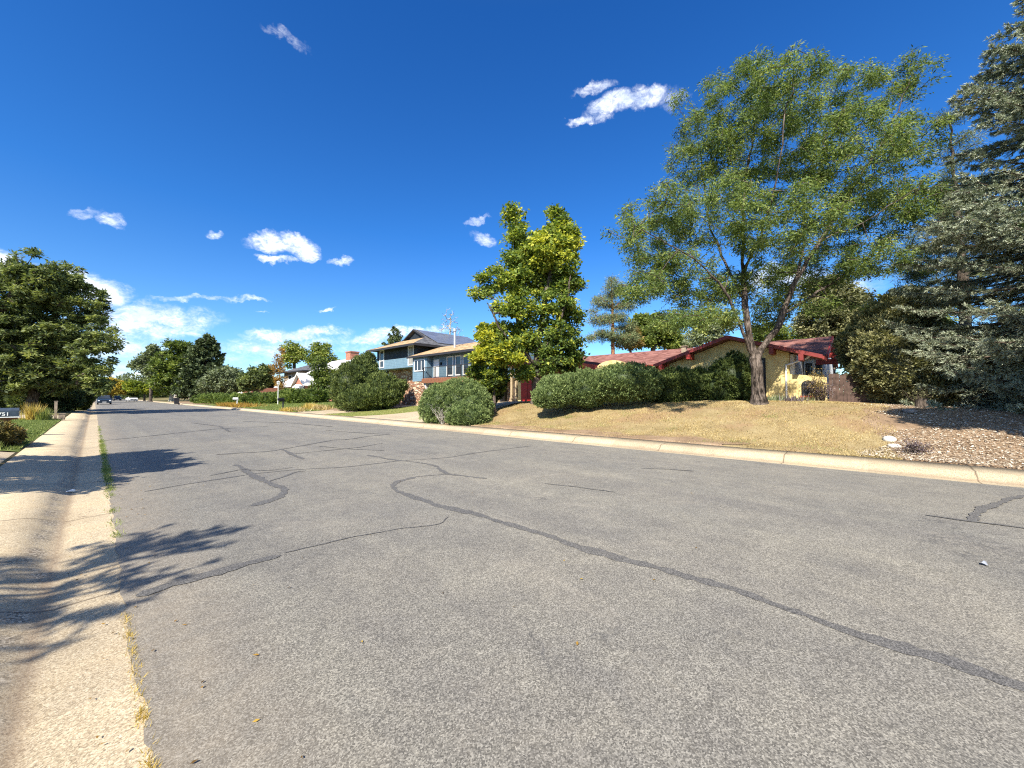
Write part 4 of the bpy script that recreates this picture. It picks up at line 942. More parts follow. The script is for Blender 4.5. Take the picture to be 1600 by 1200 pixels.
def mailbox2(x, y, col, label, two=False):
    g0 = float(th(x, y)); h = empty('mailbox', label, 'mailbox', loc=(x, y, g0))
    b = MB(); b.box(x-.05, x+.05, y-.05, y+.05, g0-.05, g0+.98); b.box(x-.35, x+.2, y-.04, y+.04, g0+.90, g0+.979); b.build('post', M['white' if two else 'darktrim'], h)
    bx = mailbox_body(h, x-.45, x+.1, y, g0+.98, .2, .26, col); MB().box(x-.468, x-.453, y-.095, y+.095, g0+.985, g0+1.2).build('door', col, h)
    return h
mailbox2(13.0, 43.5, M['black'], 'black mailbox on a dark post beside the yellow flowers')
h = mailbox2(13.0, 62.0, M['white'], 'white mailbox on a white post at the end of the long hedge', True)
b = MB(); b.tube((17, 59, .5), (17, 59, 3.2), .05, n=8)
h = empty('lamp_post', 'slim white lamp post on the green lawn', 'lamp post', loc=(17, 59, .5)); b.build('pole', M['white'], h)
b = MB(); b.box(16.87, 17.13, 58.87, 59.13, 3.2, 3.5); b.poly([(16.8, 58.8, 3.502), (17.2, 58.8, 3.502), (17.2, 59.2, 3.502), (16.8, 59.2, 3.502), (17, 59, 3.7)], [(0,1,4),(1,2,4),(2,3,4),(3,0,4),(3,2,1,0)]); b.build('lantern', M['white'], h)
h = empty('rubbish_bin', 'dark wheeled rubbish bin standing at the far kerb', 'rubbish bin', loc=(10.6, 96, .03))
b = MB(); b.poly([(10.3, 95.7, .12), (10.9, 95.7, .12), (10.9, 96.3, .12), (10.3, 96.3, .12), (10.2, 95.6, 1.15), (11.0, 95.6, 1.15), (11.0, 96.4, 1.15), (10.2, 96.4, 1.15)], [(0,3,2,1),(4,5,6,7),(0,1,5,4),(1,2,6,5),(2,3,7,6),(3,0,4,7)]); b.build('body', M['darktrim'], h)
b = MB(); b.prism([(10.15, 1.152), (11.1, 1.152), (11.1, 1.2), (10.6, 1.3), (10.15, 1.22)], 'y', 95.55, 96.45); b.build('lid', M['darktrim'], h)
for y in (95.6, 96.3): MB().tube((10.95, y, .14), (10.95, y+.08, .14), .13, n=12).build('wheel', M['black'], h)
h = empty('rubbish_bin', 'dark rubbish bin in the shade left of the garage door', 'rubbish bin', loc=(22.6, 22.0, 1.0))
b = MB(); z0 = float(th(22.6, 22.0)); b.poly([(22.3, 21.7, z0), (22.9, 21.7, z0), (22.9, 22.3, z0), (22.3, 22.3, z0), (22.22, 21.62, z0+1.0), (22.98, 21.62, z0+1.0), (22.98, 22.38, z0+1.0), (22.22, 22.38, z0+1.0)], [(0,3,2,1),(4,5,6,7),(0,1,5,4),(1,2,6,5),(2,3,7,6),(3,0,4,7)]); b.build('body', M['darktrim'], h)
b = MB(); b.prism([(22.2, z0+1.002), (23.0, z0+1.002), (23.0, z0+1.05), (22.6, z0+1.13), (22.2, z0+1.07)], 'y', 21.6, 22.4); b.build('lid', M['darktrim'], h)

tyre = plain('tyre_rubber', (.02, .02, .02), .85)
def car(name, label, x, y, rot, paint, suv=True, cat='car', Lc=4.6, Wc=1.86, Hc=1.68):
    """body along local Y, front at -Y"""
    h = bpy.data.objects.new(name, None); C.objects.link(h); tag(h, label, cat)
    F_ = -Lc/2; R_ = Lc/2; hw = Wc/2
    def sect(mb, prof, w0, w1f, mi=0):
        pts = []; n = len(prof)
        for s in (-1, 1):
            for (yy, zz) in prof: pts.append((s*w1f(zz), yy, zz))
        mb.poly(pts, [tuple(range(n)), tuple(range(2*n-1, n-1, -1))]+[(i, i+n, (i+1) % n+n, (i+1) % n) for i in range(n)], mi)
    bodyp = [(F_+.05, .32), (F_, .55), (F_+.03, .82), (F_+.35, .95), (F_+1.15, 1.04), (R_-.25, 1.04), (R_, .95), (R_-.02, .5), (R_-.12, .32)]
    b = MB(); sect(b, bodyp, 0, lambda z: hw-(.05 if z < .4 else 0)-(.04 if z > 1 else 0)); body = b.build('body', paint, h, bevel=.06, local=True)
    if suv: cab = [(F_+1.05, 1.041), (F_+1.75, Hc-.04), (F_+2.2, Hc), (R_-.6, Hc-.02), (R_-.12, 1.041)]
    else: cab = [(F_+1.2, 1.041), (F_+2.0, Hc-.26), (R_-1.5, Hc-.26), (R_-.6, 1.041)]
    b = MB(); top = max(q[1] for q in cab); sect(b, cab, 0, lambda z: hw-.06-(z-1.04)/(top-1.04)*.17); b.build('cabin', paint, h, bevel=.05, local=True)
    A, B = cab[0], cab[1]; u = .14; n_ = np.array([-(B[1]-A[1]), (B[0]-A[0])]); n_ = n_/np.linalg.norm(n_)*.03
    p0 = (A[0]+(B[0]-A[0])*u, A[1]+(B[1]-A[1])*u); p1 = (A[0]+(B[0]-A[0])*.94, A[1]+(B[1]-A[1])*.94)
    b = MB(); b.poly([(-hw+.16, p0[0]+n_[0], p0[1]+n_[1]), (hw-.16, p0[0]+n_[0], p0[1]+n_[1]), (hw-.28, p1[0]+n_[0], p1[1]+n_[1]), (-hw+.28, p1[0]+n_[0], p1[1]+n_[1]),
                      (-hw+.16, p0[0]-n_[0], p0[1]-n_[1]), (hw-.16, p0[0]-n_[0], p0[1]-n_[1]), (hw-.28, p1[0]-n_[0], p1[1]-n_[1]), (-hw+.28, p1[0]-n_[0], p1[1]-n_[1])], [(0,1,2,3),(7,6,5,4),(0,4,5,1),(1,5,6,2),(2,6,7,3),(3,7,4,0)])
    b.build('windscreen', M['glass'], h, local=True)
    for s in (-1, 1):
        for (a, e) in ((.10, .52), (.55, .93)):
            ya = F_+1.45+(R_-.55-F_-1.45)*a; ye = F_+1.45+(R_-.55-F_-1.45)*e; zt_ = top-.12; xw = lambda z: s*(hw-.035-(z-1.04)/(top-1.04)*.17)
            b = MB(); b.poly([(xw(1.1), ya, 1.1), (xw(1.1), ye, 1.1), (xw(zt_), ye, zt_), (xw(zt_), ya+.15, zt_), (xw(1.1)-s*.04, ya, 1.1), (xw(1.1)-s*.04, ye, 1.1), (xw(zt_)-s*.04, ye, zt_), (xw(zt_)-s*.04, ya+.15, zt_)], [(0,1,2,3),(7,6,5,4),(0,4,5,1),(1,5,6,2),(2,6,7,3),(3,7,4,0)]); b.build('side_window', M['glass'], h, local=True)
        MB().box(s*(hw-.1)-.24*(s > 0)*1-.0*(s < 0), s*(hw-.1)+.24*(s < 0), F_-.012, F_+.06, .68, .84).build('headlight', M['white'], h, local=True)
        MB().box(s*(hw+.06)-.09, s*(hw+.06)+.09, F_+1.35, F_+1.5, 1.0, 1.14).build('mirror', paint, h, bevel=.02, local=True)
        for yw in (F_+.85, R_-.9):
            w = MB(); w.tube((s*(hw-.2), yw, .34), (s*(hw+.01), yw, .34), .34, n=20); t_ = w.build('wheel', tyre, h, local=True)
            k = MB(); k.tube((s*(hw+.012), yw, .34), (s*(hw+.025), yw, .34), .21, .18, n=12); k.build('rim', M['metal'], t_, local=True)
    MB().box(-.55, .55, F_-.015, F_+.05, .60, .80).build('grille', M['black'], h, local=True); MB().box(-.26, .26, F_-.03, F_+.03, .42, .53).build('number_plate', M['white'], h, local=True)
    h.location = (x, y, .02); h.rotation_euler = (0, 0, rot); return h
car('parked_car', 'dark blue car parked facing us at the left kerb', 1.35, 107, 0, plain('dark_blue_paint', (.03, .055, .09), .2, .6, .3, var=.05))
car('parked_car', 'white car standing far down the street', 7.6, 160, radians(8), plain('white_car_paint', (.75, .75, .76), .2, .6, var=.03), suv=False, Hc=1.6)
car('parked_car', 'dark car beside the far white car', 5.6, 196, radians(4), plain('dark_grey_paint', (.05, .055, .06), .2, .6, .3, var=.05))
# ------------------------------------------------------------------ trees, bushes, grass
def GP(x, y):
    """point of the land seen at a photograph pixel (marched along the line of sight)"""
    for z in np.arange(3, 160, .05):
        p = W(x, y, z)
        if p[2] <= float(th(p[0], p[1])): return p
    return p
def base_at(x, z): return tuple(W(x, 619, z)[:2])
def limb(lst, z):
    return [tuple(W(p[0], p[1], z+(p[2] if len(p) > 2 else 0))) for p in lst]

# honey locust on the lawn
Z = 15.
roots = [limb([(1186,640),(1184,600),(1182,570),(1180,552),(1172,520),(1166,480,.3),(1165,420,.5),(1166,350,.6),(1172,270,.8),(1190,170,1.0)], Z),
         limb([(1178,556),(1163,525,-.3),(1152,490,-.6),(1135,450,-1.0),(1100,410,-1.6),(1055,380,-2.2),(1005,355,-2.4)], Z),
         limb([(1181,556),(1198,540,.2),(1222,505,.2),(1232,470,.1),(1250,430,-.2),(1290,370,-.4),(1340,290,-.5),(1400,200,-.3),(1438,110,-.2)], Z),
         limb([(1166,470,.3),(1140,420,1.2),(1110,340,2.0),(1100,230,2.2)], Z), limb([(1248,432,-.2),(1262,380,1.0),(1265,290,1.8),(1270,180,2.0)], Z),
         limb([(1226,490,.2),(1290,450,1.0),(1350,410,1.6),(1400,380,2.0)], Z), limb([(1290,370,-.4),(1370,340,-1.2),(1440,290,-1.6)], Z),
         limb([(1165,420,.5),(1200,350,-1),(1225,260,-1.8),(1240,150,-1.8)], Z)]
bl = [(1000,440,40,26,-1.5),(1060,500,50,22,-1.6),(1110,492,46,16,-.8),(1090,455,60,26,.6),(1215,470,40,18,1.0),(1020,400,45,24,.8),(1040,350,50,28,1),(1300,475,50,14,1.2),(1200,500,40,14,2),(1150,155,65,55,1),(1240,130,60,60,-1.5),(1345,135,50,55,1),(1437,110,26,48,0),(1478,105,20,14,-.5),(1100,225,55,60,1.5),(1215,235,100,80,1),(1340,230,80,75,-1),(1430,215,50,50,0),
      (1050,310,45,40,-1),(985,362,38,28,-1.5),(1120,330,75,60,0),(1240,345,90,60,-1.5),(1360,330,80,55,1),(1440,300,40,45,-1),(1060,410,70,32,0),(1160,440,60,32,1.5),
      (1270,420,80,34,2),(1370,400,55,30,0),(1010,445,45,22,-.5),(1090,490,60,16,-1),(980,320,20,18,-1),(1180,95,30,26,0),(1235,80,16,14,-1.5),(1320,90,30,18,0),(1065,140,14,18,1),(1450,400,30,25,0)]
tree('honey_locust', 'tall feathery honey locust with forked grey trunk on the dry lawn', 'tree', base_at(1186, Z), .205, PB(bl, Z), N=3300, nl=74, ls=.125, lw=.25, cr=.33,
     leaf=L['locust'], bark='grey', roots=roots, seed=3, clump=900, droop=.55, sag=.10, up=.5, rmin=.0115, tintspread=.24, tintoff=.5, seglen=.5, e=1.5, flare=1.7)

# green tree turning yellow in front of the carport
Z = 22.
roots = [limb([(838,632),(838,600),(837,575),(842,530),(850,480),(862,420),(872,330)], Z), limb([(838,590),(826,560,.3),(812,520,.6),(806,460,.6),(803,400,.5),(805,330)], Z),
         limb([(840,560),(862,530,-.6),(885,480,-.8),(893,420,-.6)], Z), limb([(836,570),(812,545,-.8),(785,520,-1.2),(760,470,-1.2)], Z)]
bl = [(785,545,30,24,-.6,-.1),(815,585,20,14,-.4,-.15),(803,345,22,32,0),(810,385,32,32),(868,342,17,26),(880,362,22,26),(858,372,20,24),(888,375,24,32,0,.28),(836,392,26,26,0,.05),(834,425,30,26,.6),(862,385,38,34,-.5,.15),(800,430,38,30),(765,437,24,20),(750,455,18,14),(850,430,45,36,1),(890,430,26,34,0,-.1),
      (810,480,38,34,-.5),(868,480,40,34,0,-.05),(895,490,20,26),(800,530,34,30,0,.05),(860,530,44,32,0,-.12),(895,545,22,24,0,-.1),(870,570,38,22,0,-.18),(790,560,30,22,-.5,.1),(848,395,20,24,-1,.2),(905,380,12,14,0,.3)]
tree('shade_tree', 'dense green tree turning yellow before the carport', 'tree', base_at(838, Z), .24, PB(bl, Z), N=1100, nl=70, ls=.175, lw=.62, cr=.44, leaf=L['poplar'], bark='grey',
     roots=roots, seed=7, clump=420, up=.35, droop=.15, tintspread=.26, tintoff=.55, e=2.2)
tree('small_tree', 'low yellow green tree behind the clipped round bush', 'tree', base_at(772, 21.5), .09, PB([(762,535,22,18,0,.28),(750,558,18,14,-.3,.3),(785,552,24,18,-.4,.22),(775,515,16,12,0,.1),(768,588,22,16,.2,-.1),(806,560,16,10,-.9,.25),(755,515,12,12),(765,602,24,16,.3,-.25),(742,585,14,20,.4,-.2)], 21.5),
     N=240, nl=90, ls=.17, lw=.6, cr=.34, leaf=L['lime'], seed=8, clump=90, tintspread=.26, tintoff=.46, e=2.0)
bush('shrub', 'dark narrow evergreen shrub left of the wooden fence', 'shrub', PB([(772,605,14,22),(782,590,12,18)], 23.5), 6000, L['jundark'], ls=.12, seed=81, amp=.12)

# clipped junipers
bush('round_bush', 'large clipped round juniper bush at the driveway corner', 'bush', PB([(722,628,42,34,.4),(697,634,38,36,.6),(738,640,31,30,-.3)], 20.6), 52000, L['juniper'], ls=.082, lw=.42, seed=21, amp=.05, tintoff=.52, up=.45, depth=.12)
bush('round_bush', 'small clipped juniper mound against the large round bush', 'bush', PB([(732,652,33,22,0)], 19.6), 14000, L['juniper'], ls=.075, seed=22, amp=.06, tintoff=.5, depth=.12)
bare = base_at(697, 19.4)
def twigs(name, label, cat, base, n, hgt, spread, bark, seed, leaf=None, nl=0, ls=.05, r0=.012, group=None):
    rng = np.random.default_rng(seed); bx, by = base; bz = float(th(bx, by)); root = empty(name, label, cat, group, loc=(bx, by, bz)); VV, FF = [], []; nv_ = 0; tips = []
    for k in range(n):
        a = rng.random()*2*pi; rr = spread*rng.random(); p = np.array([bx, by, bz])+rng.normal(0, .04, 3)*np.array([1, 1, 0]); q = p+np.array([cos(a)*rr, sin(a)*rr, hgt*(.5+.6*rng.random())])
        pts = np.linspace(p, q, 5); pts[1:] += rng.normal(0, .03, (4, 3)); rad = np.linspace(r0, r0*.35, 5)
        V, F = frusta(pts[:-1], pts[1:], rad[:-1], rad[1:], 4); VV.append(V); FF.append(F+nv_); nv_ += len(V); tips.append(pts[-1])
        for j in range(3):
            s = pts[2+j % 3]; e_ = s+rng.normal(0, .12, 3)*hgt*1.2+np.array([0, 0, .1*hgt]); V, F = frusta(s[None], e_[None], np.array([r0*.5]), np.array([r0*.2]), 3); VV.append(V); FF.append(F if False else F+nv_); nv_ += len(V); tips.append(e_)
    Vq = np.concatenate(VV); npmesh('stems', Vq, np.concatenate(FF), BK[bark], root, smooth=True)
    if nl:
        T = np.array(tips); ids = np.repeat(np.arange(len(T)), nl); m = len(ids); P = T[ids]+rng.normal(0, .06, (m, 3))*np.array([1, 1, .8])-np.array([0, 0, .05])
        V, F = cards(P, rng.normal(size=(m, 3))+np.array([0, 0, .4]), rng.normal(size=(m, 3))+np.array([0, 0, .5]), ls*(.6+.8*rng.random(m)), ls*.5, .1); npmesh('foliage', V, F, leaf, root, tint=np.clip(.5+rng.normal(0, .25, m), 0, 1))
    return root
twigs('dead_shrub', 'tangle of bare grey stems at the foot of the round bush', 'dead shrub', tuple(GP(692, 663)[:2]), 46, .95, .75, 'pale', 5, r0=.014)

HG = 'evergreen bushes in front of the yellow house'
bush('juniper_bush', 'low spreading bright juniper right of the carport tree', 'bush', PB([(872,612,36,24,0),(858,620,24,16,-.6)], 18.6), 26000, L['juniper'], ls=.085, seed=31, amp=.10, group=HG, tintoff=.52)
bush('juniper_bush', 'sloping green juniper between the spreading one and the tall rounded one', 'bush', PB([(915,608,34,29,.2),(893,606,24,22,.8)], 18.2), 24000, L['juniper'], ls=.085, seed=32, amp=.09, group=HG, tintoff=.46)
bush('juniper_bush', 'tall rounded juniper with bare dark underside left of the dark hedge', 'bush', PB([(978,597,46,28,0),(955,603,34,24,.3),(1008,602,25,22,.2)], 17.6), 34000, L['juniper'], ls=.082, seed=33, amp=.07, group=HG, tintoff=.46)
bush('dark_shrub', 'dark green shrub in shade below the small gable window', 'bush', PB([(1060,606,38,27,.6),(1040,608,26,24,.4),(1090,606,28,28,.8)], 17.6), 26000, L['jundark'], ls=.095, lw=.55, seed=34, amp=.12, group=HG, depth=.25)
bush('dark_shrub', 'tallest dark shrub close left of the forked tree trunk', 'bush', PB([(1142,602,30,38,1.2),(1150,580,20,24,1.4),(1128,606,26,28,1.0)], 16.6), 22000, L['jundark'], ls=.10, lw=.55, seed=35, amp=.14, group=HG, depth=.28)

# iris clumps and small plants along the yellow wall
for k, (x, y, hh, lab, lf) in enumerate([(1205,627,.42,'spiky iris clump close right of the tree trunk','greygreen'),(1221,627,.36,'spiky iris clump below the tall window','greygreen'),(1240,628,.40,'darker iris clump at the foot of the downspout','plum'),(1253,627,.30,'small iris clump left of the grilled niche','olive')]):
    p = GP(x, y); rng = np.random.default_rng(60+k); n = 110; P = onland(p[0]+rng.normal(0, .18, n), p[1]+rng.normal(0, .22, n), -.02)
    h = empty('iris_clump', lab, 'plant', 'plants along the yellow wall', loc=(p[0], p[1], float(th(p[0], p[1])))); blades('leaves', '', P, hh*.7, .045, L[lf], seed=k, lean=.9, parent=h)
twigs('small_shrub', 'purple grey leafless shrub at the right end of the yellow wall', 'shrub', tuple(GP(1284, 627)[:2]), 34, .75, .55, 'grey', 9, L['plum'], 9, .06)
twigs('climber', 'thin orange brown shrub climbing beside the niche', 'shrub', tuple(W(1276, 619, 16.9)[:2]), 24, 1.15, .35, 'grey', 10, L['russet'], 8, .06, r0=.008)
twigs('dead_plant', 'small dark dried plant standing in the wood chips', 'plant', tuple(GP(1427, 709)[:2]), 26, .26, .28, 'dark', 12, L['plum'], 7, .04, r0=.008)
twigs('small_shrub', 'scraggly dark seedling near the white stones', 'shrub', tuple(GP(1437, 636)[:2]), 20, .6, .5, 'dark', 13, L['olive'], 6, .05)
rk = ico(3)
def rock(label, p, s, m, seed, grp=None):
    V = rk[0]*lumps(rk[0], seed, .14)[:, None]*np.array(s); g = float(th(p[0], p[1])); V = V+np.array([p[0], p[1], g+s[2]*.45])
    return tag(npmesh('rock', V, rk[1], m, smooth=True), label, 'rock', grp)
wst = plain('pale_stone', (.62, .58, .50), .9, var=.25, scale=9, bump=.4); gst = plain('grey_stone', (.22, .19, .17), .9, var=.35, scale=7, bump=.4)
q = GP(1387, 690); rock('larger white stone at the lawn edge beside the wood chips', q, (.14, .13, .10), wst, 1, 'stones by the wood chips')
q = GP(1395, 700); rock('smaller white stone nearer the kerb beside the dead plant', q, (.10, .12, .07), wst, 2, 'stones by the wood chips')
q = GP(1420, 645); rock('dark grey stone lying in the shade under the trees', q, (.26, .17, .10), gst, 3, 'stones by the wood chips')
q = GP(1440, 638); b = MB(); g0 = float(th(q[0], q[1])); b.tube((q[0], q[1], g0-.05), (q[0]+.02, q[1], g0+.32), .19, .15, n=14); tag(b.build('tree_stump', BK['dark']), 'dark sawn stump in the shade left of the blue spruce', 'tree stump')

# blue spruce and the trees around it
spruce('blue_spruce', 'huge grey green blue spruce at the right edge', 'tree', (21.0, -5.0), 13.8, 4.25, L['spruce'], seed=5, whorls=52, per=10, low=.45, ls=.10, lw=.17, nb=18, dens=3.4, power=.46, rtr=.27, tintoff=.49, droop=.30)
tree('tall_pine', 'tall dark pine standing behind the blue spruce', 'tree', base_at(1515, 19), .22, PB([(1500,172,20,16),(1520,215,26,26),(1495,260,24,24),(1480,320,24,26),(1465,370,30,22),(1448,415,40,22),(1438,452,34,16),(1470,470,34,14),(1520,330,40,60,1),(1530,430,50,40,1)], 19),
     N=420, nl=110, ls=.20, lw=.10, cr=.36, leaf=L['pine'], bark='dark', seed=15, clump=230, up=.3, radial=True, tintoff=.66, e=2.1)
bush('olive_shrub', 'big grey olive shrub right of the plank fence', 'bush', PB([(1372,596,30,40,.3),(1395,570,52,64,0,.05),(1440,600,46,42,-.6),(1338,545,26,30,1.8),(1400,510,48,44,.8,.12),(1450,540,34,44,.4,.1)], 16.2), 60000, L['olive'], ls=.12, lw=.5, seed=41, amp=.15, depth=.35, tintoff=.55, up=.3)
tree('grey_tree', 'rounded grey green tree behind the red gable end', 'tree', base_at(1300, 27), .2, PB([(1300,460,36,38),(1285,500,36,30),(1330,500,32,36),(1310,530,34,24),(1345,470,20,26)], 27),
     N=420, nl=90, ls=.20, lw=.5, cr=.5, leaf=L['olive'], seed=17, clump=140, tintoff=.45)
tree('back_tree', 'yellowish green tree between the grey tree and the spruce', 'tree', base_at(1420, 32), .2, PB([(1375,500,34,26,0,.2),(1420,480,40,28),(1455,500,34,34),(1400,530,50,30,0,.1)], 32), N=300, nl=70, ls=.26, lw=.6, cr=.6, leaf=L['green'], seed=18, clump=110, tintoff=.6)

# trees behind the yellow house
tree('scots_pine', 'open scots pine with orange trunk behind the red brown roof', 'tree', base_at(958, 42), .20, PB([(962,452,20,13),(945,470,20,10),(975,478,22,10),(938,500,18,9),(962,495,18,8),(980,508,16,9),(945,522,24,10),(978,530,20,10),(956,436,9,8),(930,485,10,5),(925,532,12,5)], 42),
     N=420, nl=64, ls=.30, lw=.13, cr=.55, leaf=L['paleppine'], bark='orange', seed=19, clump=95, radial=True, tintoff=.5, rmin=.02)
tree('back_tree', 'bushy green tree right of the scots pine', 'tree', base_at(1022, 48), .3, PB([(1012,505,26,17),(1035,520,26,18,0,.1),(1000,527,26,16),(1052,535,18,14)], 48), N=300, nl=60, ls=.36, lw=.6, cr=.8, leaf=L['green'], seed=20, clump=90, tintoff=.58)
tree('back_tree', 'thin tan tree in front of the bushy green one', 'tree', base_at(988, 46), .15, PB([(988,528,18,18),(975,535,14,12)], 46), N=110, nl=36, ls=.28, lw=.5, cr=.7, leaf=L['russet'], seed=201, clump=40, tintoff=.6)
tree('back_tree', 'pale grey green tree just left of the roof peak', 'tree', base_at(1085, 50), .25, PB([(1072,535,24,14),(1100,520,26,20),(1130,505,30,20)], 50), N=200, nl=50, ls=.34, lw=.5, cr=.8, leaf=L['greygreen'], seed=202, clump=70, tintoff=.55)
tree('back_tree', 'green tree far behind the roof right of the trunk', 'tree', base_at(1240, 52), .25, PB([(1200,520,30,16),(1240,525,28,14),(1270,515,24,16)], 52), N=200, nl=50, ls=.34, lw=.5, cr=.8, leaf=L['green'], seed=203, clump=70, tintoff=.55)

# blue house plants
bush('big_juniper', 'very large rough dark juniper before the blue house', 'bush', PB([(560,606,32,38,0),(570,585,19,33,.8),(598,614,33,24,-.4),(545,612,20,30,-.3),(575,622,40,18,-1.5),(616,606,18,12,1)], 35), 60000, L['jundark'], ls=.17, lw=.4, seed=51, amp=.16, depth=.22, tintoff=.52, up=1.0, spread=.25, out=.7)
spruce('back_spruce', 'dark spruce rising behind the left end of the blue house', 'tree', base_at(617, 66), 12.6, 5.2, L['pine'], seed=52, whorls=24, per=7, ls=.42, nb=5, dens=.8, power=.8, tintoff=.6)
tree('bare_tree', 'bare whitish tree rising behind the solar panels', 'tree', base_at(703, 58), .14, PB([(703,497,13,18),(695,515,14,14),(715,520,12,12)], 58), N=130, nl=3, ls=.22, lw=.3, cr=.4, leaf=L['greygreen'], bark='pale', seed=53, rmin=.022, seglen=.8)

# the white house's garden
def hedge_run(name, label, pts, hgt, wd, n, seed):
    rng = np.random.default_rng(seed); P = np.array(pts, float); bl_ = []
    seg = np.linalg.norm(np.diff(P, axis=0), axis=1); Ls = np.concatenate([[0], np.cumsum(seg)]); s = np.arange(0, Ls[-1], wd*.8)
    for q in s:
        x, y = np.interp(q, Ls, P[:, 0]), np.interp(q, Ls, P[:, 1]); hh = hgt*rng.uniform(.9, 1.08); bl_.append(((x, y, float(th(x, y))+hh*.42), (wd*rng.uniform(.55, .7), wd*.75, hh*.58), rng.normal(0, .06)))
    return bush(name, label, 'hedge', bl_, n, L['hedge'], ls=.30, lw=.6, seed=seed, amp=.08, depth=.2)
hedge_run('hedge', 'long low green hedge running to the far kerb beyond the lawn', [(14.2, 96), (16.5, 78), (19.0, 66)], 1.45, 1.9, 26000, 55)
hedge_run('hedge', 'short rounded hedge in front of the brick gable', [(19.6, 63.5), (21.5, 56)], 1.7, 2.2, 12000, 56)
tree('front_tree', 'dark leafy tree before the white house', 'tree', base_at(500, 58), .18, PB([(500,572,13,18),(514,588,13,16,0,.15),(503,605,15,14),(494,592,9,12)], 58), N=170, nl=40, ls=.30, lw=.6, cr=.7, leaf=L['green'], seed=57, clump=80, tintoff=.42)
tree('autumn_tree', 'slim orange brown tree with pale stem on the green lawn', 'tree', base_at(437, 62), .10, PB([(437,556,9,14),(434,580,13,16),(440,598,12,12),(428,570,7,10)], 62), N=110, nl=26, ls=.24, lw=.6, cr=.45, leaf=L['orange'], bark='pale', seed=58, clump=60, tintoff=.45)
tree('back_tree', 'light green tree behind the grey roof, left of two', 'tree', base_at(460, 112), .4, PB([(455,545,14,12),(464,556,18,14),(450,562,12,14)], 112), N=140, nl=36, ls=.6, lw=.6, cr=1.3, leaf=L['green'], seed=59, clump=60, tintoff=.72)
tree('back_tree', 'light green tree behind the front tree, right of two', 'tree', base_at(503, 108), .4, PB([(500,545,16,12),(508,560,20,14),(490,560,14,14)], 108), N=150, nl=34, ls=.6, lw=.6, cr=1.3, leaf=L['green'], seed=60, clump=60, tintoff=.66)
tree('dark_tree', 'rounded dark tree before the low brick house', 'tree', base_at(400, 84), .3, PB([(400,592,22,18),(410,582,16,12),(388,600,14,12)], 84), N=260, nl=55, ls=.50, lw=.6, cr=1.0, leaf=L['oak'], seed=61, clump=80, tintoff=.4)
tree('grey_tree', 'grey green spreading tree behind the left end of the hedge', 'tree', base_at(352, 86), .3, PB([(352,585,22,14),(340,598,24,14),(368,598,20,16),(330,606,16,10)], 86), N=280, nl=55, ls=.50, lw=.5, cr=1.0, leaf=L['greygreen'], seed=62, clump=90, tintoff=.42)
spruce('dark_spruce', 'tall dark conical spruce left of the grey green tree', 'tree', base_at(320, 100), 17, 6.6, L['pine'], seed=63, whorls=26, per=9, ls=.75, nb=4, dens=.9, power=.62, tintoff=.42, low=1.0)
tree('street_tree', 'tall green tree with white trunk in the middle of the far group', 'tree', base_at(268, 104), .45, PB([(275,548,20,20),(262,570,24,22),(288,575,22,26),(270,598,28,18),(292,545,12,16)], 104), N=380, nl=60, ls=.66, lw=.5, cr=1.3, leaf=L['green'], bark='pale', seed=64, clump=120, tintoff=.42)
tree('street_tree', 'ragged green tree at the left end of the far group', 'tree', base_at(236, 110), .35, PB([(237,548,8,16),(230,565,14,14),(216,572,12,9),(240,585,18,14)], 110), N=240, nl=50, ls=.66, lw=.5, cr=1.1, leaf=L['greygreen'], seed=65, clump=70, tintoff=.42)
tree('low_tree', 'low yellow green tree below the ragged far tree', 'tree', base_at(226, 118), .25, PB([(222,603,20,12),(238,607,14,10)], 118), N=200, nl=50, ls=.66, lw=.6, cr=1.2, leaf=L['lime'], seed=66, clump=60, tintoff=.42)
tree('autumn_tree', 'round amber tree at the far end of the street', 'tree', base_at(174, 160), .4, PB([(174,603,16,12),(165,610,12,8),(186,609,10,8)], 160), N=240, nl=55, ls=.9, lw=.7, cr=1.4, leaf=L['amber'], seed=67, clump=70, tintoff=.5)
for k, (x, y, rx, ry, z, lf, lab) in enumerate([(200,605,10,12,200,'greygreen','pale bluish tree beyond the amber tree'),(148,600,14,14,130,'green','green tree above the parked blue car'),(212,607,10,10,170,'green','small green tree right of the far white car'),
        (128,596,20,20,90,'oak','dark tree deep behind the left crowns')]):
    tree('far_tree', lab, 'tree', base_at(x, z), .3, PB([(x,y,rx,ry),(x+rx*.5,y+4,rx*.7,ry*.7)], z), N=140, nl=50, ls=z*.0055, lw=.6, cr=z*.011, leaf=L[lf], seed=70+k, clump=50, tintoff=.5)
# distant wood closing the street and the gaps between the gardens
rng = np.random.default_rng(99); bl = []
for k in range(70):
    x = rng.uniform(-90, 150); y = rng.uniform(270, 330); r = rng.uniform(4, 8); bl.append(((x, y, .5+r*.9), (r, r, r*rng.uniform(.8, 1.2)), rng.normal(0, .12)))
for k in range(60):
    y = rng.uniform(-60, 240); x = rng.uniform(48, 70)+max(0, y-100)*.1; r = rng.uniform(2.2, 3.2); bl.append(((x, y, .6+r*.8), (r*1.3, r*1.6, r), rng.normal(0, .12)))
for k in range(64):
    y = rng.uniform(70, 260); x = -rng.uniform(18, 56); r = rng.uniform(3, 5); bl.append(((x, y, .4+r*.7), (r*1.2, r*1.4, r), rng.normal(0, .12)))
PT, tb = blob_pts(bl, 210000, rng, .45); low_ = rng.random(len(PT)) < .22; PT[low_, 2] = .4+PT[low_, 2]*rng.random(low_.sum())*.6; PT[:, 2] = np.maximum(PT[:, 2], .4); m = len(PT)
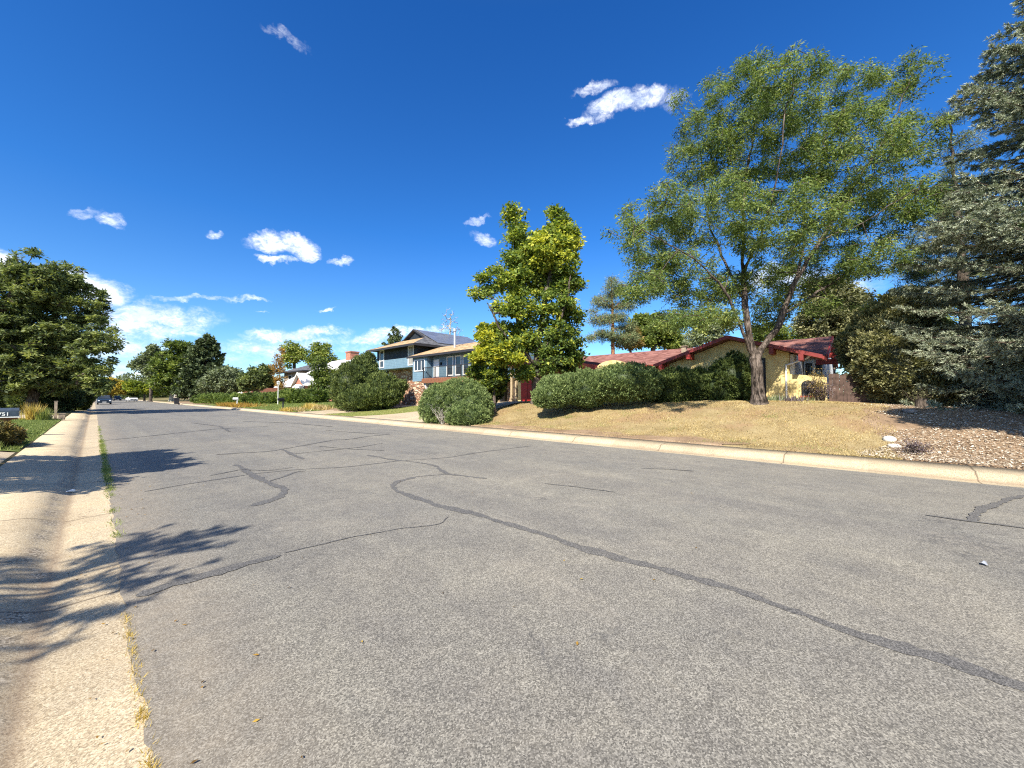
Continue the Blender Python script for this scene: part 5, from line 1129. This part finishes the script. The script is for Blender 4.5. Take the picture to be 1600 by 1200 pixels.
V, F = cards(PT, rng.normal(size=(m, 3)), rng.normal(size=(m, 3))+np.array([-.5, -.3, .8]), np.where(PT[:, 1] > 262, .85, .5)*(.6+.8*rng.random(m)), np.where(PT[:, 1] > 262, .6, .34), .1)
tag(npmesh('distant_wood', V, F, L['oak'], tint=np.clip(.5+tb+rng.normal(0, .2, m), 0, 1)), 'belt of distant trees behind the gardens', kind='stuff')

# left side of the street
LT_ = 'broad green trees over the left pavement'
tree('broad_tree', 'big layered green tree overhanging the left pavement, its long bough reaching the road', 'tree', (-3.6, 52), .34,
     PB([(112,470,42,34),(120,525,46,34),(100,580,50,30),(140,560,28,34,-1),(150,600,18,18,-1),(165,523,26,6,-1),(165,541,14,5,-1),(150,492,16,8),(70,520,50,50,1),(60,450,50,36,0),(95,425,24,20),(118,440,14,10),(155,505,14,12),(60,600,50,22),(172,505,12,3,-1),(178,532,12,3,-1),(150,470,16,4),(140,452,14,4),(125,428,12,4),(160,580,18,6,-1)], 33),
     N=1000, nl=75, ls=.27, lw=.42, cr=.42, leaf=L['oak'], bark='dark', seed=71, clump=420, up=1.1, group=LT_, tintoff=.48, tintspread=.25, e=2.2)
tree('broad_tree', 'tallest pointed green tree at the left photo edge', 'tree', (-6.2, 50), .32,
     PB([(45,392,7,14),(30,405,14,14),(62,404,9,12),(80,412,12,5),(92,402,9,4),(12,402,9,12),(35,425,30,14),(70,430,22,10),(20,460,40,40),(50,450,34,30),(15,520,50,50),(-20,450,40,50),(40,540,40,40),(0,590,50,30),(-40,520,50,60)], 31),
     N=760, nl=75, ls=.26, lw=.42, cr=.40, leaf=L['oak'], bark='dark', seed=72, clump=380, up=1.1, group=LT_, tintoff=.42, tintspread=.25, e=2.2)
tree('broad_tree', 'dark tree low behind the mailbox filling the shade', 'tree', (-7.5, 62), .3, PB([(60,590,60,26),(100,600,40,20),(20,590,50,30),(130,610,20,18)], 40), N=380, nl=70, ls=.34, lw=.5, cr=.8, leaf=L['oak'], bark='dark', seed=73, clump=110, group=LT_, tintoff=.3)
bush('dark_shrub', 'dark conical shrub at the pavement edge under the left trees', 'bush', PB([(122,622,14,17),(112,626,10,14)], 40), 7000, L['jundark'], ls=.22, seed=74, amp=.15)
bush('dark_shrub', 'dark mass of shrubs in shade beyond the left driveway', 'bush', PB([(20,622,30,18),(60,624,26,16),(92,622,22,16)], 36), 12000, L['oak'], ls=.24, seed=75, amp=.2, tintoff=.25)
bush('roadside_bush', 'bronze green leafy bush in front of the numbered mailbox', 'bush', [((-2.15, 18.0, .48), (.66, .8, .42)), ((-2.7, 18.2, .46), (.6, .7, .40), .05), ((-1.85, 18.5, .40), (.42, .6, .33), -.05)], 15000, L['russet'], ls=.075, lw=.55, seed=76, amp=.12, depth=.35, tintoff=.42)
for k, (c, hh, n, lf, lab) in enumerate([((-2.35, 35.4), .80, 420, 'gold', 'golden feathery grass clump left of the wooden post'), ((-1.95, 35.2), .6, 400, 'turf', 'green grass tuft at the foot of the golden clump'), ((-4.2, 37.2), .55, 380, 'straw', 'pale straw coloured grass clump across the lawn'), ((-1.9, 17.0), .22, 500, 'turf', 'low bright green plant below the bronze bush')]):
    rng = np.random.default_rng(80+k); P = onland(c[0]+rng.normal(0, .13, n), c[1]+rng.normal(0, .16, n), -.02); h = empty('grass_clump', lab, 'grass clump', 'grass clumps on the left verge', loc=(c[0], c[1], float(th(*c)))); blades('leaves', '', P, hh, .035, L[lf], seed=k, lean=.6, parent=h)
# trees left of the photo's edge, whose shadows cross the street
def shade_tree(label, c, rad, hz, seed, N, nl, roots=None, rb=.16, ls=.22):
    bl_ = [((c[0]+dx, c[1]+dy, hz+dz), (rad*a, rad*a, rad*b_)) for dx, dy, dz, a, b_ in roots]
    return tree('roadside_tree', label, 'tree', (c[0], c[1]), rb, bl_, N=N, nl=nl, ls=ls, lw=.4, cr=.36, leaf=L['oak'], bark='dark', seed=seed, clump=int(N*.22), up=.8, e=2.1)
shade_tree('leafy tree standing left of the numbered driveway', (-4.9, 9.4), 1.6, 3.9, 77, 300, 70, [(0, 0, 0, 1, .7), (.6, 2.2, .2, .9, .6), (.4, 3.4, .3, .8, .5), (1.3, .6, .5, .6, .3), (1.5, 2.0, .1, .55, .25), (1.3, 3.2, .6, .5, .25), (-.4, 1.4, 1.2, .8, .6)])
spruce('roadside_spruce', 'open spruce standing left behind the viewer', 'tree', (-5.75, 3.05), 6.0, 2.15, L['spruce'], seed=78, whorls=14, per=6, low=1.9, ls=.10, nb=9, dens=1.2, power=.75)
tree('roadside_tree', 'leafy tree right of the viewer shading the wood chip bed', 'tree', (13.6, -5.8), .16, [((12.5, -3.9, 5.3), (1.6, 1.5, .6)), ((13.5, -5.2, 6.2), (1.8, 1.6, .9)), ((11.4, -3.9, 6.4), (1.5, 1.4, .6)), ((14.6, -5.4, 4.9), (1.4, 1.3, .5)), ((15.1, -4.0, 5.3), (1.1, .9, .4)), ((15.6, -6.2, 6.0), (1.8, 1.6, .8)), ((13.2, -4.0, 3.8), (1.1, .8, .35)), ((10.6, -4.6, 7.2), (1.5, 1.4, .6))], N=900, nl=70, ls=.17, lw=.4, cr=.34, leaf=L['locust'], bark='dark', seed=79, clump=200, up=.8, e=2.1)

# ---- grass, weeds, chips
rng = np.random.default_rng(123)
n = 150000; x = E+(rng.random(n)**1.25)*8.5; y = -.6+rng.random(n)*17.4; keep = (y > -.5+.25*np.sin(x*2)) & (y < 16.5-(x-E)*.16); x, y = x[keep], y[keep]
bare_ = (x < E+.5+.25*np.sin(y*1.7)) & (y > 2.5) & (rng.random(len(x)) < .85); x, y = x[~bare_], y[~bare_]
pt = .20*(np.sin(x*1.3+1.7*np.sin(y*.8))*np.sin(y*1.1+np.sin(x*1.9)))+.14*np.sin(x*3.1+2*np.sin(y*2.3))*np.sin(y*3.7+x)
keep = rng.random(len(x)) < .72+pt*2.0; x, y, pt = x[keep], y[keep], pt[keep]
blades('dry_grass', 'short dry straw coloured grass of the big lawn', onland(x, y, .015), .04, .016, L['straw'], seed=1, lean=1.2, tintoff=.48+pt)
n = 30000; x = E+rng.random(n)*8; y = 22+rng.random(n)*9; t_ = (x-E)/9.; keep = (y > 26.6-5.1*t_) & (y < 31.5-1.3*t_); x, y = x[keep], y[keep]
blades('strip_grass', 'patchy grass between the driveways', onland(x, y, .02), .06, .02, L['turf'], seed=2, lean=1., tintoff=.7)
n = 60000; x = E+rng.random(n)*13; y = 38.3+rng.random(n)*42
blades('green_grass', 'green grass of the lawn before the white house', onland(x, y, .02), .09, .05, L['turf'], seed=3, lean=1., tintoff=.5)
n = 50000; x = -1.32-rng.random(n)**1.3*6; y = 16.8+rng.random(n)*20
blades('verge_grass', 'green grass of the verge by the left pavement', onland(x, y, .015), .06, .02, L['turf'], seed=4, lean=1., tintoff=.4)
n = 900; x = E+.2+rng.random(n)*7; y = rng.random(n)*15.5; a = rng.random(n)*2*pi
V, F = cards(onland(x, y, .05), np.stack([np.cos(a), np.sin(a), rng.normal(0, .3, n)], 1), np.stack([rng.normal(0, .4, n), rng.normal(0, .4, n), np.ones(n)], 1), .05*(.5+rng.random(n)), .03, .15)
tag(npmesh('lawn_litter', V, F, L['russet'], tint=np.clip(.45+rng.normal(0, .3, n), 0, 1)), 'fallen dry leaves lying on the dry lawn', kind='stuff')
P = []
for _ in range(46):
    cx_ = E+.3+rng.random()*6.; cy_ = rng.random()*15; m = rng.integers(30, 130); P.append(onland(cx_+rng.normal(0, .16, m), cy_+rng.normal(0, .2, m), .015))
blades('lawn_weeds', 'scattered greenish weeds and longer tufts in the dry lawn', np.concatenate(P), .055, .014, L['turf'], seed=7, lean=1.2, tintoff=.62)
# seam weeds
P = []; 
for yc_ in np.concatenate([rng.uniform(1.9, 4.1, 16), [2.0, 2.35, 2.7, 3.05, 3.4]]):
    m = rng.integers(20, 60); P.append(np.stack([.20+rng.normal(0, .014, m), yc_+rng.normal(0, .05, m), np.full(m, .0)], 1))
blades('seam_grass', 'dry golden grass sprouting in the gutter seam', np.concatenate(P), .030, .0045, L['gold'], seed=5, lean=1.8)
P = []
for yc_ in np.concatenate([rng.uniform(9.6, 20, 120), rng.uniform(6, 9.6, 6), rng.uniform(20, 30, 20)]):
    m = rng.integers(20, 50); P.append(np.stack([.22+rng.normal(0, .03, m), yc_+rng.normal(0, .10, m), np.full(m, .0)], 1))
blades('seam_weeds', 'green weeds sprouting in the gutter seam', np.concatenate(P), .05, .010, L['turf'], seed=6, lean=1.6, tintoff=.55)
# wood chips and stones of the bed
n = 60000; x = E+.05+rng.random(n)**1.15*9; y = -10+rng.random(n)*10.2; w_ = rng.random(n); keep = (y < -.35+.5*np.sin(x*1.1)+.3*np.sin(x*3.1)) & ((x < 17.5+rng.normal(0, .6, n)) | (rng.random(n) < .25)); x, y = x[keep], y[keep]; n = len(x)
Pc = onland(x, y, .028+.02*rng.random(n)); a = rng.random(n)*2*pi; V, F = cards(Pc, np.stack([np.cos(a), np.sin(a), rng.normal(0, .18, n)], 1), np.stack([rng.normal(0, .3, n), rng.normal(0, .3, n), np.ones(n)], 1), .05*(.5+.9*rng.random(n)), .026*(.5+rng.random(n)), .1)
tag(npmesh('wood_chips', V, F, L['chip'], tint=np.clip(.55+rng.normal(0, .28, n), 0, 1)), 'pale wood chips scattered over the bed under the spruce', kind='stuff')
# fallen leaves and grit on street and pavement
n = 420; x = np.concatenate([rng.normal(.15, .35, 220), rng.uniform(.3, 10.9, 200)]); y = np.concatenate([rng.uniform(1.5, 24, 220), rng.uniform(1, 26, 200)])
keep = (x > -1.1) & ((x < -.5) | (x > -.16)); x, y = x[keep], y[keep]; n = len(x); zz = np.where(x > .2, road_z(x)+.008, np.where(x < -.5, .165, .006)); a = rng.random(n)*2*pi
V, F = cards(np.stack([x, y, zz], 1), np.stack([np.cos(a), np.sin(a), rng.random(n)*.25], 1), np.stack([rng.normal(0, .3, n), rng.normal(0, .3, n), np.ones(n)], 1), .028*(.5+rng.random(n)), .014*(.5+rng.random(n)), .15)
tag(npmesh('fallen_leaves', V, F, L['orange'], tint=np.clip(.4+rng.normal(0, .3, n), 0, 1)), 'scattered dry leaves and twigs on the street', kind='stuff')
p = G(112, 767); V = rk[0]*np.array([.055, .03, .022])*lumps(rk[0], 9, .35)[:, None]+np.array([p[0]+.03, p[1], .012]); tag(npmesh('paper_scrap', V, rk[1], M['white'], smooth=True), 'crumpled white paper scrap lying in the gutter', 'litter')
p = G(1527, 889); a = np.array([p[0], p[1], float(road_z(p[0]))+.012]); b = MB(); b.poly([tuple(a+np.array(v)) for v in [(-.035, -.02, 0), (.035, -.02, .012), (.035, .02, .0), (-.035, .02, .015), (0, 0, .03)]], [(0,1,4),(1,2,4),(2,3,4),(3,0,4),(3,2,1,0)]); tag(b.build('foil_scrap', M['metal']), 'small shiny foil scrap lying on the asphalt', 'litter')
# flowers and low plants by the far kerb
for k, (x, y, n, hh, lf, lab) in enumerate([(478,640,500,.55,'gold','yellow orange flower clump right of the black mailbox'),(495,641,500,.45,'straw','pale cream grass clump right of the yellow flowers'),(457,643,300,.4,'straw','pale rock garden tuft at the black mailbox post'),(515,638,300,.4,'turf','green tuft at the end of the flower row'),(445,643,300,.35,'gold','low yellow tuft left of the black mailbox'),
        (345,637,900,.5,'orange','rusty brown ground plants before the hedge, left clump'),(366,638,800,.45,'orange','rusty brown ground plants around the white mailbox'),(300,629,900,.7,'greygreen','grey lavender clump at the far kerb'),(328,628,900,.9,'hedge','fresh green plant at the left end of the hedge')]):
    p = GP(x, y); rng = np.random.default_rng(90+k); sp_ = .5 if k < 5 else 1.3; P = onland(p[0]+np.abs(rng.normal(0, sp_, n)), p[1]+rng.normal(0, sp_*1.3, n), -.02); h = empty('flower_clump', lab, 'plant', 'low plants by the far kerb', loc=(p[0], p[1], float(th(p[0], p[1])))); blades('leaves', '', P, hh, .09, L[lf], seed=k, lean=.9, parent=h, tintoff=.55)
